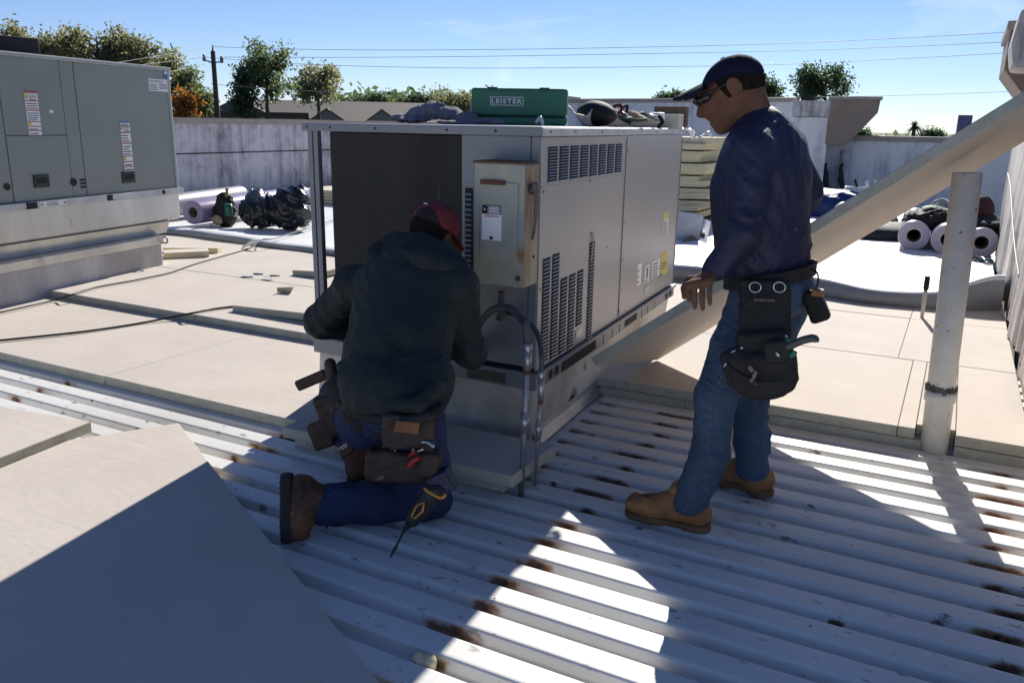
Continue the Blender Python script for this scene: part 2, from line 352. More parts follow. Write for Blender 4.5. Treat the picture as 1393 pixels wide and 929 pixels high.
MWALLB = wall_material('stained_pale_wall', (.66, .655, .66), (.12, .12, .13), .6, 1.1, thr=.4)
MWALLR = wall_material('brown_streaked_wall', (.70, .66, .61), (.22, .14, .095), .75, 1.5, thr=.85)
MCAP = M('tan_coping', (.34, .30, .255), (.28, .245, .21), 4, .6)
MBROWN = M('brown_mansard', (.26, .195, .150), (.205, .152, .118), 2.5, .55)
MBLACK = M('black_stain', (.02, .02, .018), (.05, .05, .045), 8, .9)
MGROUND = M('far_ground', (.09, .095, .055), (.13, .115, .08), .05, .95)
MRUSTB = M('rust_brown', (.16, .07, .035), (.08, .04, .025), 20, .9)

# far ground, out to the horizon
g = MB(); R = 2600
g.add([(R*math.cos(a*math.pi/16), R*math.sin(a*math.pi/16), -5.2) for a in range(32)], [tuple(range(32))])
struct(g.build('ground', MGROUND))
# roof slab under the insulation
b = MB(); b.box(-11.6, .60, -1.7, 27, -5.1, -.10); struct(b.build('roof_slab', MMEMBG))
b = MB(); b.box(-20, 9, -22, -1.75, -5.1, -.045); struct(b.build('bounce_membrane', MMEMB))      # roof going on unseen behind the camera, its white membrane added for bounce light

# metal roof deck: flutes along X, six flutes to a sheet
PITCHR = .1524
prof = []
for k in range(6):
    o = k*PITCHR
    prof += [(o+.0035, -.0010), (o+.010, 0), (o+.0440, .0004), (o+.080, 0), (o+.0865, -.0012), (o+.0905, -.0050), (o+.0985, -.0335), (o+.1030, -.0372), (o+.1090, -.0385), (o+.1320, -.0385), (o+.1370, -.0372), (o+.1415, -.0335), (o+.1490, -.0050)]
prof.append((6*PITCHR+.0035, -.0010))
deck = setempty('metal_roof_deck')
Y0 = 1.652+.0315-.1524*22
def deck_sheet(y, xs):
    n = len(prof); mb = MB(); vs = []
    for x in xs:
        lift = .0022 if x > -1.45 else 0
        vs += [(x, y+p, z+lift) for p, z in prof]
    mb.add(vs, [(i*n+j, (i+1)*n+j, (i+1)*n+j+1, i*n+j+1) for i in range(len(xs)-1) for j in range(n-1)], 0, False)
    o = mb.build('deck_sheet', MDECK, deck); return o
k = 0; y = Y0
while y < 4.8:
    xs = [-8, -6, -4.4, -2.9, -1.452, -1.448, 0, .55]
    deck_sheet(y, xs); y += 6*PITCHR
# joist burn lumps: black weld beads down in the flutes
# ---------------------------------------------------------------- insulation on the deck
ins = setempty('roof_insulation')
def board_piece(q, th=.05, parent=ins, name='insulation_board', bev=.0025):
    m = MB(); m.slab(q, th, (0, 0, 1)); o = m.build(name, [MBOARD, MFOAM], parent, bev, 1)
    for p in o.data.polygons: p.material_index = 0 if abs(p.normal.z) > .6 else 1
    return o
jit = lambda a: random.uniform(-a, a)
def lay(x0, x1, y0, y1, zt, j=.004):
    dz = jit(.0015)
    board_piece([(x0+.0015+jit(.001), y0+jit(j), zt+dz), (x1-.0015, y0+jit(j), zt+dz), (x1-.0015, y1-.003, zt+dz), (x0+.0015, y1-.003, zt+dz)])
# lower layer, left of the unit, its edge along the flutes
for x0, x1 in ((-11.3, -9.9), (-9.9, -7.46), (-7.46, -5.02), (-5.02, -4.02), (-4.02, -2.55)): lay(x0, x1, 2.795, 4.0, .051)
for x0, x1 in ((-11.3, -8.6), (-8.6, -6.2), (-6.2, -3.9), (-3.9, -2.55)): lay(x0, x1, 4.0, 5.2, .050)
for x0, x1 in ((-11.3, -8.6), (-8.6, -6.2), (-6.2, -3.6)): lay(x0, x1, 5.2, 6.7, .050)
# upper layer left, its step facing the camera
for x0, x1 in ((-11.3, -8.5), (-8.5, -6.06), (-6.06, -4.62), (-4.62, -2.62)): lay(x0, x1, 3.955, 5.17, .101)
for x0, x1 in ((-11.3, -9.3), (-9.3, -6.9), (-6.9, -4.45), (-4.45, -2.62)): lay(x0, x1, 5.17, 6.9, .101)
# right of the unit: two layers with flush front edges, notched round the vent pipe
for z, xs in ((.0455, (-1.60, -1.12, .0, None)), (.100, (-1.66, -.105, None))):
    xs = [x for x in xs if x is not None]
    for i, x0 in enumerate(xs):
        x1 = xs[i+1] if i+1 < len(xs) else -.03
        lay(x0, x1, 4.06+(.004 if z < .06 else 0), 5.36, z, .002)
    lay(-.03, .135, 4.13, 5.36, z, .001); lay(.135, .43, 4.06, 5.36, z, .001)
for z, xs in ((.0495, (-1.7, -.7, .43)), (.100, (-1.7, -.19, .43))):
    for i in range(2): lay(xs[i], xs[i+1], 5.365, 6.6, z)
    for i in range(2): lay(xs[i], xs[i+1], 6.605, 7.6, z)
for x0, x1 in ((-3.6, -1.7),): lay(x0, x1, 5.5, 7.6, .100)

# ---------------------------------------------------------------- white membrane sheets, front edge rolled over
def sheet(name, x0, x1, yf, y1, ez, label, mat, seed, nx=70, ny=46, ripple=.012, face=None):
    g = np.random.default_rng(seed); ks = [(g.normal(size=2)*np.array([1.3, .9]), g.uniform(0, 6.28), g.uniform(.3, 1)) for _ in range(9)]
    def rip(x, y): return sum(a*math.sin(k[0]*x+k[1]*y+p) for k, p, a in ks)/4
    vs = []; cols = []
    S = [None]*0
    for i in range(nx+1):
        x = x0+(x1-x0)*i/nx; y_f = yf(x); e = ez(x); col = []
        # front face: tucked under, bulging, then over the top and back down onto the roof
        for a in (0, .25, .5, .72, .88, 1.0):
            bul = .032*math.sin(a*math.pi)*(1+.5*math.sin(x*7+seed)); col.append((x, y_f-bul+.05*a*a, .102+e*a))
        for k in range(1, ny+1):
            t = k/ny; d = (y1-y_f-.05)*t**1.7; z = .106+e*math.exp(-(d/.42)**1.5)+ripple*(rip(x, y_f+d)*.5+.5)*min(1, d*3)
            col.append((x, y_f+.05+d, max(z, .104)))
        cols.append(col)
    n = len(cols[0]); vs = [p for c in cols for p in c]
    m = MB(); m.add(vs, [(i*n+j, (i+1)*n+j, (i+1)*n+j+1, i*n+j+1) for i in range(nx) for j in range(n-1)], 0, True)
    o = m.build(name, mat); 
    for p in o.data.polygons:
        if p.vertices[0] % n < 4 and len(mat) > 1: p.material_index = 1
    return tag(o, label, 'roof membrane')
ss = lambda t: max(0, min(1, t))**2*(3-2*max(0, min(1, t)))
sheet('membrane_sheet', -11.2, -3.75, lambda x: 6.57+.04*math.sin(x*1.7)+(.22 if x < -8 else .22*ss((-6.2-x)/2)), 25.8, lambda x: .066+.012*math.sin(x*2.3), 'dull white membrane sheet laid behind the left air conditioner, folded grey front edge', [MMEMB, MMEMBG], 3, ripple=.03)
sheet('membrane_sheet', -3.7, .405, lambda x: 7.07+.10*ss((-.5-x)/.6)+.06*math.sin(x*3)+.16*ss((x-.05)/.4), 25.8, lambda x: .125+.13*ss((x+.12)/.5)+.012*math.sin(x*5), 'bright white membrane sheet under the rolls beside the brown streaked wall', [MMEMB, MMEMBG], 5, ripple=.018)

# ---------------------------------------------------------------- parapet walls
def pbox(mb, x0, x1, y0, y1, z0, z1): mb.box(x0, x1, y0, y1, z0, z1)
t = thing('parapet_wall', 'white parapet wall with black run stains behind the left air conditioner', 'wall', (-11.4, 14, 0))
m = MB(); m.box(-11.62, -11.40, -2, 25.6, -.2, 1.36); wl = m.build('wall_face', MWALL, t, .004)
m = MB(); m.box(-11.405, -11.392, -2, 25.6, .86, .88); m.build('control_joint', MBLACK, t)
for k in range(9):
    y0 = -1.9+k*3.05; m = MB(); m.box(-11.68, -11.355, y0, y0+3.046, 1.362, 1.45); m.build('coping', MCAP, t, .006)
t = thing('parapet_wall', 'far bluish grey parapet wall behind the stack of cream foam boards', 'wall', (-6, 25.7, 0))
A1, B1 = far(640, 141, 27), far(1078, 149, 21.5)
def wseg(mb, A, B, z0, z1, th):
    A, B = np.array(A[:2]), np.array(B[:2]); d = (B-A)/np.linalg.norm(B-A); n = np.array([-d[1], d[0]])*th
    if n[1] < 0: n = -n
    mb.hexa([(*A, z0), (*B, z0), (*(B+n), z0), (*(A+n), z0), (*A, z1), (*B, z1), (*(B+n), z1), (*(A+n), z1)])
A1[2] = 0; zt = 2.05
m = MB(); wseg(m, A1, B1, -.2, zt, .25); m.build('wall_face', MWALLB, t)
d1 = (B1-A1)[:2]/np.linalg.norm((B1-A1)[:2]); n1 = np.array([d1[1], -d1[0]])
m = MB(); wseg(m, A1[:2]+n1*.04, B1[:2]+n1*.04, zt+.002, zt+.10, .33); m.build('coping', MCAP, t, .006)
for zz in (1.1, .62):
    m = MB(); wseg(m, A1[:2]+n1*.012, B1[:2]+n1*.012, zz, zz+.03, .02); m.build('control_joint', MBLACK, t)
# white pier with the brown mansard end
P0, P1 = far(1081, 137, 16.9), far(1131, 137, 16.9); zt = P0[2]
t = thing('parapet_wall', 'tall white wall end with black mould under its top, left of the brown canopy', 'wall', (P0[0], P0[1], 0))
m = MB(); wseg(m, P0, P1, -.2, zt-.30, 2.0); m.build('wall_face', MWALLB, t)
m = MB(); dp = (P1-P0)[:2]/np.linalg.norm((P1-P0)[:2]); npv = np.array([dp[1], -dp[0]])
wseg(m, P0[:2]-dp*.02+npv*.05, P1[:2]+npv*.05, zt-.29, zt, 2.05); cp = m.build('cornice', wall_material('mouldy_cornice', (.62, .60, .60), (.01, .01, .01), 1.0, 3.0, thr=1.2), t, .008)
m = MB(); q = far(1096, 133, 16.9); m.box(q[0]-.1, q[0]+.12, q[1]+.1, q[1]+.4, zt, zt+.09); m.build('cap_block', MBLACK, t)
for px, w_ in ((1124, .05), (1145, .045)):               # black drip stains are wide torn strips
    a = far(px, 268, 17.3); b_ = far(px, 222, 17.3); mm = MB(); pts = [lerp(a, b_, k/6)+np.array([jit(.03), 0, 0]) for k in range(7)]
    mm.tube(pts, [w_*1.4, w_*1.5, w_*1.1, w_*1.3, w_, w_*.9, w_*.5], 6); mm.build('mould_streak', MBLACK, t)
C0 = far(1129, 136, 16.85)
def canopy(name, label, prof2, A, dirx, diry, L, mats):
    """prof2: (u, z) outline in the plane of dirx; extruded L along diry"""
    dx, dy = np.array([*dirx, 0.]), np.array([*diry, 0.])
    t = thing(name, label, 'canopy', (A[0], A[1], 0))
    P = [np.array([A[0], A[1], 0])+dx*u+np.array([0, 0, z]) for u, z in prof2]
    m = MB(); m.prism(P, (0, 0, 0), dy*L); m.build('canopy_body', mats, t, .006)
    top = [q for q in prof2 if q[1] > max(z for _, z in prof2)-.01]; u0, u1 = min(q[0] for q in top), max(q[0] for q in top); z1 = max(z for _, z in prof2)
    P = [np.array([A[0], A[1], 0])+dx*u+np.array([0, 0, z]) for u, z in ((u0-.02, z1+.002), (u1+.03, z1+.002), (u1+.03, z1+.06), (u0-.02, z1+.06))]
    m = MB(); m.prism(P, -dy*.03, dy*(L+.03)); m.build('drip_edge', MCAP, t, .005)
    return t
zz = C0[2]
canopy('mansard_canopy', 'brown mansard canopy end projecting from the tall white wall end', [(0, zz), (.86, zz), (.84, zz-.22), (.52, zz-.62), (.36, zz-.80), (0, zz-.80)], C0, dp, -npv, 2.4, MBROWN)
t = thing('parapet_wall', 'low white parapet wall with tan coping right of the brown canopy', 'wall', (-.4, 17.2, 0))
W0, W1 = far(1100, 186, 17.65), far(1420, 205, 17.0); zt = W0[2]
m = MB(); wseg(m, W0, W1, -.2, zt-.06, .25); m.build('wall_face', MWALLB, t)
m = MB(); dw = (W1-W0)[:2]/np.linalg.norm((W1-W0)[:2]); nw_ = np.array([dw[1], -dw[0]]); wseg(m, W0[:2]+nw_*.05, W1[:2]+nw_*.05, zt-.058, zt+.04, .34); m.build('coping', MCAP, t, .006)
m = MB(); a = far(1187, 235, 16.9); m.tube([(a[0]-.55, a[1]+.5, .1), (a[0]-.55, a[1]+.5, 1.05)], .10, 12); m.build('downpipe', MWALLB, t)
# right wall hung with a streaked wrinkled sheet
t = thing('parapet_wall', 'brown streaked white wall with a loose wrinkled sheet, at the right edge', 'wall', (.5, 7, 0))
m = MB(); m.box(.47, .70, 3.0, 10.6, -.2, 1.44); m.build('wall_face', MWALLR, t)
m = MB(); m.box(.43, .72, 2.98, 10.62, 1.442, 1.50); m.build('coping', MCAP, t, .005)
g = np.random.default_rng(4); V = []; ny, nzv = 120, 24
for i in range(ny+1):
    y = 4.55+(10.58-4.55)*i/ny
    for j in range(nzv+1):
        z = 1.40-(1.40-.10)*j/nzv; hem = max(0, (z < .62)*(.62-z)); 
        d = .012*math.sin(y*11+.7*math.sin(z*3)+2*math.sin(y*2.3))*(1-z/1.9)+.008*math.sin(y*23+z*4)*(j/nzv)+.016*math.sin(y*4.1+z*1.5)*(j/nzv)
        curl = .085*(hem/.5)**1.4*(.6+.5*math.sin(y*1.9+1))*ss((6.6-y)/1.2)
        V.append((.448-d-.004*j/nzv-curl*.5, y, max(z+.1*ss((6.2-y)/1.0)*(j/nzv), .115)))
m = MB(); m.add(V, [(i*(nzv+1)+j, (i+1)*(nzv+1)+j, (i+1)*(nzv+1)+j+1, i*(nzv+1)+j+1) for i in range(ny) for j in range(nzv)], 0, True); m.build('wall_sheet', MWALLR, t)
m = MB(); m.tube(bez([(.425, 10.2, 1.02), (.418, 9.0, .93), (.42, 8.0, .74), (.425, 7.2, .60), (.43, 6.4, .50)], 10), .006, 6); m.build('wrinkle_line', MCAP, t)  # crease in the sheet, its dark line put in as a thin tan tube
# near mansard end over the right wall
q = at(1366, 95, 6.3); q2 = at(1370, 43, 6.3); q3 = at(1400, 141, 6.3)
canopy('mansard_canopy', 'dark brown mansard end sticking up at the upper right edge', [(0, q[2]), (.0, q2[2]), (.5, q2[2]), (.5, q3[2]-.25), (q3[0]-q[0], q3[2])], (q[0], 6.3), (1, 0), (0, 1), 1.1, MBROWN)
m = MB(); a = at(1378, 92, 5.6); m.prism([a, at(1376, 60, 5.6), at(1390, 12, 5.6), at(1440, 0, 5.6), at(1440, 96, 5.6)], (0, 0, 0), (0, .55, 0))
tag(m.build('wall_cap', wall_material('black_streaked_cap', (.62, .6, .58), (.02, .02, .02), 1, 4, thr=1.3), None, .02), 'white wall cap with black streaks in front of the dark brown mansard end', 'wall cap')
# PVC vent pipe
t = thing('vent_pipe', 'weathered white plastic vent pipe standing on the metal deck, taped collar', 'pipe', (.055, 4.08, 0))
MPVC = M('weathered_pvc', (.78, .765, .72), (.70, .68, .62), 7, .5, c3=(.14, .12, .09), s3=32, t3=.66, bump=.1)
pb, pt = np.array([.057, 4.085, -.03]), np.array([.022, 4.085, 1.262])
m = MB(); m.disc_tube(pb, pt-pb, .0585, .050, np.linalg.norm(pt-pb), 28); m.build('pipe_tube', MPVC, t)
c = lerp(pb, pt, .235); ax = nrm(pt-pb)
m = MB(); m.disc_tube(c-ax*.028, ax, .066, .0575, .05, 28); m.build('coupling', MPVC, t)
m = MB()
for k in range(26):
    a = k*2*math.pi/26; r0 = .064; p = lambda r, h, da=0: c+ax*h+np.array([r*math.cos(a+da), r*math.sin(a+da), 0])
    h = .024+jit(.006); m.hexa([p(.058, h), p(.0665+jit(.004), h-.006), p(.0665+jit(.004), h-.006, .26), p(.058, h, .26), p(.058, h+.02+jit(.01)), p(.064+jit(.004), h+.018+jit(.012)), p(.064+jit(.004), h+.018+jit(.012), .26), p(.058, h+.02, .26)])
m.build('torn_tape', M('dark_tape', (.16, .155, .14), (.05, .05, .045), 30, .8), t)

# ================================================================ CENTRE AIR CONDITIONER
MSTEEL = M('grey_painted_steel', (.335, .318, .318), (.30, .287, .288), 1.2, .34, .25, spec=.6, bump=.03, bscale=3, c3=(.22, .21, .2), s3=26, t3=.71)
MSTEELD = M('dull_grey_steel', (.23, .235, .25), (.19, .195, .21), 3, .45, .2)
MGALV = M('galvanised', (.50, .50, .50), (.38, .385, .40), 9, .38, .75, stretch=(1, 1, .5), bump=.05)
MDARK = M('black_opening', (.010, .010, .011), (.02, .02, .02), 5, .8)
MCURB = M('dirty_white_curb', (.70, .665, .61), (.42, .37, .31), 2.6, .7, bump=.25, bscale=12, c3=(.06, .055, .05), s3=3.5, t3=.64)
MWHITE = M('label_white', (.78, .78, .78), (.74, .74, .75), 9, .5)
MPRINT = M('label_print', (.16, .16, .18), None, 9, .6); MRED = M('label_red', (.42, .07, .06), None, 9, .6)
MBLUE = M('label_blue', (.05, .16, .45), None, 9, .5); MYEL = M('label_yellow', (.66, .55, .12), (.58, .47, .10), 9, .5)
def UX(x, y, z): return (-2.77+x-.055*y, 3.103+y, .30+z)
UW, UL, UH = 1.244, 2.40, 1.10
unit = thing('rooftop_unit', 'grey rooftop air conditioner with rusty switch box, tools lying on its top', 'air conditioner', (-2.15, 4.3, .3))
def up(name, boxes, mat, parent=None, bevel=.003, T=UX):
    m = MB()
    for b in boxes: m.box(*b, T=T)
    return m.build(name, mat, parent or unit, bevel)
def coil_mat():
    m = M('condenser_coil', (.060, .057, .054), (.036, .034, .033), 3, .5, .35, c3=(.13, .13, .13), s3=7, t3=.655, stretch=(1, 1, .12)); t = m.node_tree; b = t.nodes['Principled BSDF']
    tc = nd(t, 'ShaderNodeTexCoord'); bp = nd(t, 'ShaderNodeBump'); bp.inputs['Strength'].default_value = .7; bp.inputs['Distance'].default_value = .004; src = None
    for d, sc in (('Z', 28), ('X', 90)):
        wv = nd(t, 'ShaderNodeTexWave', bands_direction=d); wv.inputs['Scale'].default_value = sc; t.links.new(tc.outputs['Object'], wv.inputs[0])
        if src is None: src = wv.outputs[0]
        else:
            a = nd(t, 'ShaderNodeMath', operation='ADD'); t.links.new(src, a.inputs[0]); t.links.new(wv.outputs[0], a.inputs[1]); src = a.outputs[0]
    t.links.new(src, bp.inputs['Height']); t.links.new(bp.outputs[0], b.inputs['Normal']); return m
coil = up('condenser_coil', [(.135, .862, .014, UL-.05, 0.10, UH-.018)], coil_mat(), bevel=.004)
m = MB()
for k in range(46):                              # tube rows standing proud of the fins
    z = .118+k*.0204; m.box(.14, .858, .0115, .016, z, z+.004, T=UX)
pass
for x0, y0 in ((.0, .0),):
    up('corner_post', [(.008, .034, .004, .03, .10, UH-.014), (.034, .060, .012, .045, .10, UH-.014), (.044, .070, .002, .02, .10, UH-.014)], MSTEELD, bevel=.002)
up('corner_post', [(.008, .06, UL-.06, UL-.005, .10, UH-.014)], MSTEELD)
up('blank_panel', [(.866, 1.196, .004, .06, .10, UH-.016)], MSTEELD)
up('corner_post', [(1.199, 1.238, .006, .06, .10, UH-.016)], MSTEELD)
up('side_coil', [(.012, .06, .175, UL-.03, 0.10, UH-.018)], MATS['condenser_coil'], bevel=0)
up('inner_cabinet', [(.87, 1.228, .062, UL-.02, .10, UH-.04)], MDARK, bevel=0)
# narrow louvre column beside the switch box
lc = up('louver_column', [(.884, .922, .001, .0035, -.03+.12, .862)], MDARK, bevel=0)
m = MB()
for k in range(34):
    z = .098+k*.0222; m.hexa([UX(.885, .003, z), UX(.921, .003, z), UX(.921, .003, z+.006), UX(.885, .003, z+.006), UX(.887, -.006, z+.001), UX(.919, -.006, z+.001), UX(.919, -.004, z+.009), UX(.887, -.004, z+.009)])
m.build('slats', MSTEELD, lc)
# lid: front and side lips of folded sheet
lid = up('lid', [(-.010, UW+.010, -.010, UL+.010, UH-.013, UH+.022)], MSTEEL, bevel=.004)
up('lid_lip', [(-.013, UW+.013, -.013, -.0102, UH-.015, UH+.017)], MSTEELD, lid, bevel=.001)
up('lid_lip', [(UW+.0102, UW+.014, -.012, 1.17, UH-.015, UH+.017), (UW+.0102, UW+.012, 1.175, UL+.010, UH-.011, UH+.017)], MGALV, lid, bevel=.001)
m = MB()
for x in (.02, .16, .42, .80, 1.04): m.add([UX(x+.006*math.cos(a*math.pi/4), -.0145, UH+.003+.006*math.sin(a*math.pi/4)) for a in range(8)], [tuple(range(8))])
for y in (.07, .36, .72, 1.06, 1.38, 1.72, 2.05, 2.34): m.add([UX(UW+.0155, y+.006*math.cos(a*math.pi/4), UH+.003+.006*math.sin(a*math.pi/4)) for a in range(8)], [tuple(range(8))])
tag(m.build('screws', MDARK, lid), kind='stuff')
# right side: two big panels with folded edges
xs = UW-.012
p1 = up('louver_panel', [(xs, UW, .012, 1.168, .085, UH-.016)], MSTEEL, bevel=.005)
up('panel_crease', [(UW, UW+.0022, .02, 1.16, .872, .881)], MSTEEL, p1, bevel=.001)
p2 = up('service_panel', [(xs, UW, 1.176, UL-.012, .085, UH-.016)], MSTEEL, bevel=.005)
up('panel_seam', [(UW-.004, UW+.004, 1.160, 1.168, .07, UH-.04)], MSTEELD, p1, bevel=.001)
up('panel_edge', [(UW-.002, UW+.003, UL-.024, UL-.010, .085, UH-.04)], MSTEELD, p2, bevel=.001)
def column(y0, y1, z0, z1, n, parent, name='louver_column', single=False):
    c = up(name, [(UW+.0003, UW+.0012, y0, y1, z0, z1)], MDARK, parent, bevel=0)
    st = (z1-z0)/n; m = MB()
    def slat(mb, z): mb.hexa([UX(UW+.001, y0+.003, z), UX(UW+.001, y1-.003, z), UX(UW+.001, y1-.003, z+st*.12), UX(UW+.001, y0+.003, z+st*.12), UX(UW+.009, y0+.006, z+st*.16), UX(UW+.009, y1-.006, z+st*.16), UX(UW+.007, y1-.006, z+st*.42), UX(UW+.007, y0+.006, z+st*.42)])
    for k in range(n):
        if single: mm = MB(); slat(mm, z0+k*st); mm.build('louver_slat', MSTEEL, c)
        else: slat(m, z0+k*st)
    if not single: m.build('slats', MSTEEL, c)
for k in range(8):                                # top grille
    y0 = .082+k*.1285; column(y0, y0+.105, .895, 1.042, 12, p1, single=True)
for y0, y1, z0, z1 in ((.055, .138, .105, .575), (.162, .245, .100, .58), (.268, .352, .098, .455), (.376, .458, .096, .456), (.484, .566, .185, .458), (.64, .72, .085, .575)):
    column(y0, y1, z0, z1, int((z1-z0)/.0165), p1)
up('vent_plate', [(UW, UW+.003, .49, .57, .125, .165)], MGALV, p1, bevel=.001)
m = MB()
for y, z in ((1.19, 1.0), (1.19, .62), (1.18, .42), (1.19, .25), (1.16, .13), (.03, .86), (.02, .45), (2.38, .7), (2.385, .3), (1.30, .10), (1.8, .092), (2.2, .1), (.6, .875), (.9, .52)):
    m.add([UX(UW+.0055+.001, y+.007*math.cos(a*math.pi/4), z+.007*math.sin(a*math.pi/4)) for a in range(8)], [tuple(range(8))])
tag(m.build('screws', MDARK, p2), kind='stuff')
m = MB(); m.tube(bez([UX(UW+.003, .66, .625), UX(UW+.006, .675, .60), UX(UW+.006, .67, .52), UX(UW+.003, .655, .485)], 6), .004, 6); m.build('pull_handle', MSTEEL, p1)
def lab(name, parent, T, x, y0, y1, z0, z1, base, bars, eps=.0012):
    """flat label on a panel: base sheet plus printed bars (y0,y1,z0,z1 in label fractions, material index)"""
    m = MB(); q = lambda a, b, c, d, e, mi: m.quad(T(x+e, a, c), T(x+e, b, c), T(x+e, b, d), T(x+e, a, d), mi)
    m.box(x, x+eps, y0, y1, z0, z1, T=T, mi=0)
    for a, b, c, d, mi in bars: q(y0+(y1-y0)*a, y0+(y1-y0)*b, z0+(z1-z0)*c, z0+(z1-z0)*d, eps+.0006, mi)
    return m.build(name, [base, MPRINT, MRED, MYEL, MBLUE, MWHITE], parent)
def lines(n, z0, z1, a=.08, b=.92, mi=1):
    out = []
    for k in range(n):
        z = z0+(z1-z0)*k/n; out.append((a, b-random.random()*.3*(b-a), z, z+(z1-z0)/n*.45, mi))
    return out
lab('warning_label', p2, UX, UW, 2.02, 2.15, .44, .60, MWHITE, [(0, 1, .72, 1, 3)]+lines(9, .05, .68))
lab('warning_label', p2, UX, UW, 1.50, 1.585, .215, .345, MWHITE, lines(3, .1, .9, .1, .4))
lab('warning_label', p2, UX, UW, 1.66, 1.76, .20, .31, MWHITE, [(.3, .7, .3, .9, 1)]+lines(4, .02, .28))
lab('warning_label', p2, UX, UW, 1.82, 2.0, .205, .315, MWHITE, lines(5, .05, .95))
lab('warning_label', p2, UX, UW, 2.02, 2.20, .185, .345, MYEL, lines(3, .3, .6)+[(.02, .35, .02, .12, 4)])
up('vent_plate', [(UW, UW+.003, 1.67, 1.78, .145, .18)], MGALV, p2, bevel=.001)
# base rail with fork slots
rail = up('base_rail', [(-.006, UW+.006, -.006, UL+.004, 0, .078)], MSTEELD, bevel=.004)
up('rail_lip', [(UW+.006, UW+.022, .0, UL, .066, .084)], MSTEELD, rail, bevel=.002)
up('fork_slot', [(UW+.004, UW+.0075, 1.28, 1.52, -.0+.014, .060)], MDARK, rail, bevel=0)
up('fork_slot', [(UW+.004, UW+.0080, .30, .78, .005, .056)], MDARK, rail, bevel=0)
for y in (.16, .235, 2.20, 2.30):
    m = MB(); m.add([UX(UW+.0078, y+.026*math.cos(a*math.pi/8), .036+.026*math.sin(a*math.pi/8)) for a in range(16)], [tuple(range(16))]); m.build('rail_hole', MDARK, rail)
    m = MB(); m.tube([UX(UW+.0078, y+.027*math.cos(a*math.pi/8), .036+.027*math.sin(a*math.pi/8)) for a in range(17)], .003, 5, cap=False); m.build('hole_rim', MSTEELD, rail)
m = MB()
for y in (.9, 1.05, 1.18, 1.62, 1.75, 1.9): m.box(UW+.006, UW+.0075, y, y+.006, .002, .064, T=UX)
tag(m.build('rail_ribs', MDARK, rail), kind='stuff')
up('base_slot', [(.90, 1.10, -.009, -.004, .012, .058)], M('slot_rust', (.13, .12, .08), (.05, .05, .04), 8, .8), rail, bevel=0)
# switch box
MSWB = M('faded_enamel', (.44, .40, .27), (.25, .28, .27), 2.2, .5, bump=.05, c3=(.27, .15, .07), s3=5, t3=.635)
def rusty(name, base, thr):
    return M(name, base, (.20, .085, .03), 3.2, .75, stretch=(1, 1, .45), lo=thr, hi=thr+.16, bump=.25, bscale=40)
MSWR = rusty('rusty_enamel', (.46, .385, .26), .42)
sx0, sx1, sy0, sz0, sz1 = 1.0065, 1.240, -.14, .481, .978
box = up('switch_box', [(sx0, sx1, sy0, -.004, sz0, sz1)], [MSWB], bevel=.006)
up('box_side', [(sx1+.0005, sx1+.003, sy0+.004, -.006, sz0+.002, sz1-.004)], MSWR, box, bevel=.001)
up('rain_hood', [(sx0-.004, sx1+.004, sy0-.006, -.004, sz1, sz1+.008)], MRUSTB, box, bevel=.002)
up('box_door', [(sx0+.03, sx1-.028, sy0-.007, sy0, sz0+.10, sz1-.075)], MSWB, box, bevel=.004)
up('door_lip', [(sx0+.035, sx1-.085, sy0-.018, sy0-.006, sz1-.085, sz1-.066)], MRUSTB, box, bevel=.004)
UN = lambda y, x, z: UX(x, y, z)
m = MB(); m.box(sx0+.041, sx0+.133, sy0-.0082, sy0-.007, .668, .812, T=UX, mi=0)
fy = sy0-.0088
def fq(x0, x1, z0, z1, mi): m.quad(UX(x0, fy, z0), UX(x1, fy, z0), UX(x1, fy, z1), UX(x0, fy, z1), mi)
fq(sx0+.041, sx0+.133, .774, .812, 1); fq(sx0+.044, sx0+.066, .778, .808, 3)
fy -= .0004; fq(sx0+.049, sx0+.061, .785, .801, 1); fy -= .0004; fq(sx0+.052, sx0+.058, .789, .797, 3)
for k in range(4): fq(sx0+.074, sx0+.126-.006*(k % 2), .780+k*.007, .7835+k*.007, 5)
for k in range(5): fq(sx0+.055+k*.014, sx0+.065+k*.014, .763, .769, 2)
m.build('warning_label', [MWHITE, MPRINT, MRED, MYEL, MBLUE, MWHITE], box)
m = MB(); m.tube([UX(sx0+.088, sy0-.010, .678), UX(sx0+.088, sy0-.016, .678)], .007, 8); m.build('latch_screw', MDARK, box)
m = MB(); a0 = UX(sx1+.004, sy0+.05, .88); m.tube([a0, (a0[0]+.03, a0[1], a0[2])], .022, 12)
m.tube(bez([(a0[0]+.03, a0[1]-.03, a0[2]+.03), (a0[0]+.038, a0[1]-.028, a0[2]-.02), (a0[0]+.034, a0[1]-.02, a0[2]-.12), (a0[0]+.018, a0[1]-.012, a0[2]-.20)], 5), [.012]*5+[.009]*5+[.007]*6, 8)
m.build('switch_lever', M('lever_grey', (.13, .13, .13), (.07, .06, .055), 30, .5), box)
m = MB()
for z in (.70, .735, .60): m.tube([UX(sx1+.003, sy0+.09, z), UX(sx1+.008, sy0+.09, z)], .006, 8)
m.tube([UX(sx1-.022, sy0-.002, .52), UX(sx1-.022, sy0-.008, .52)], .011, 10); tag(m.build('knockouts', MRUSTB, box), kind='stuff')
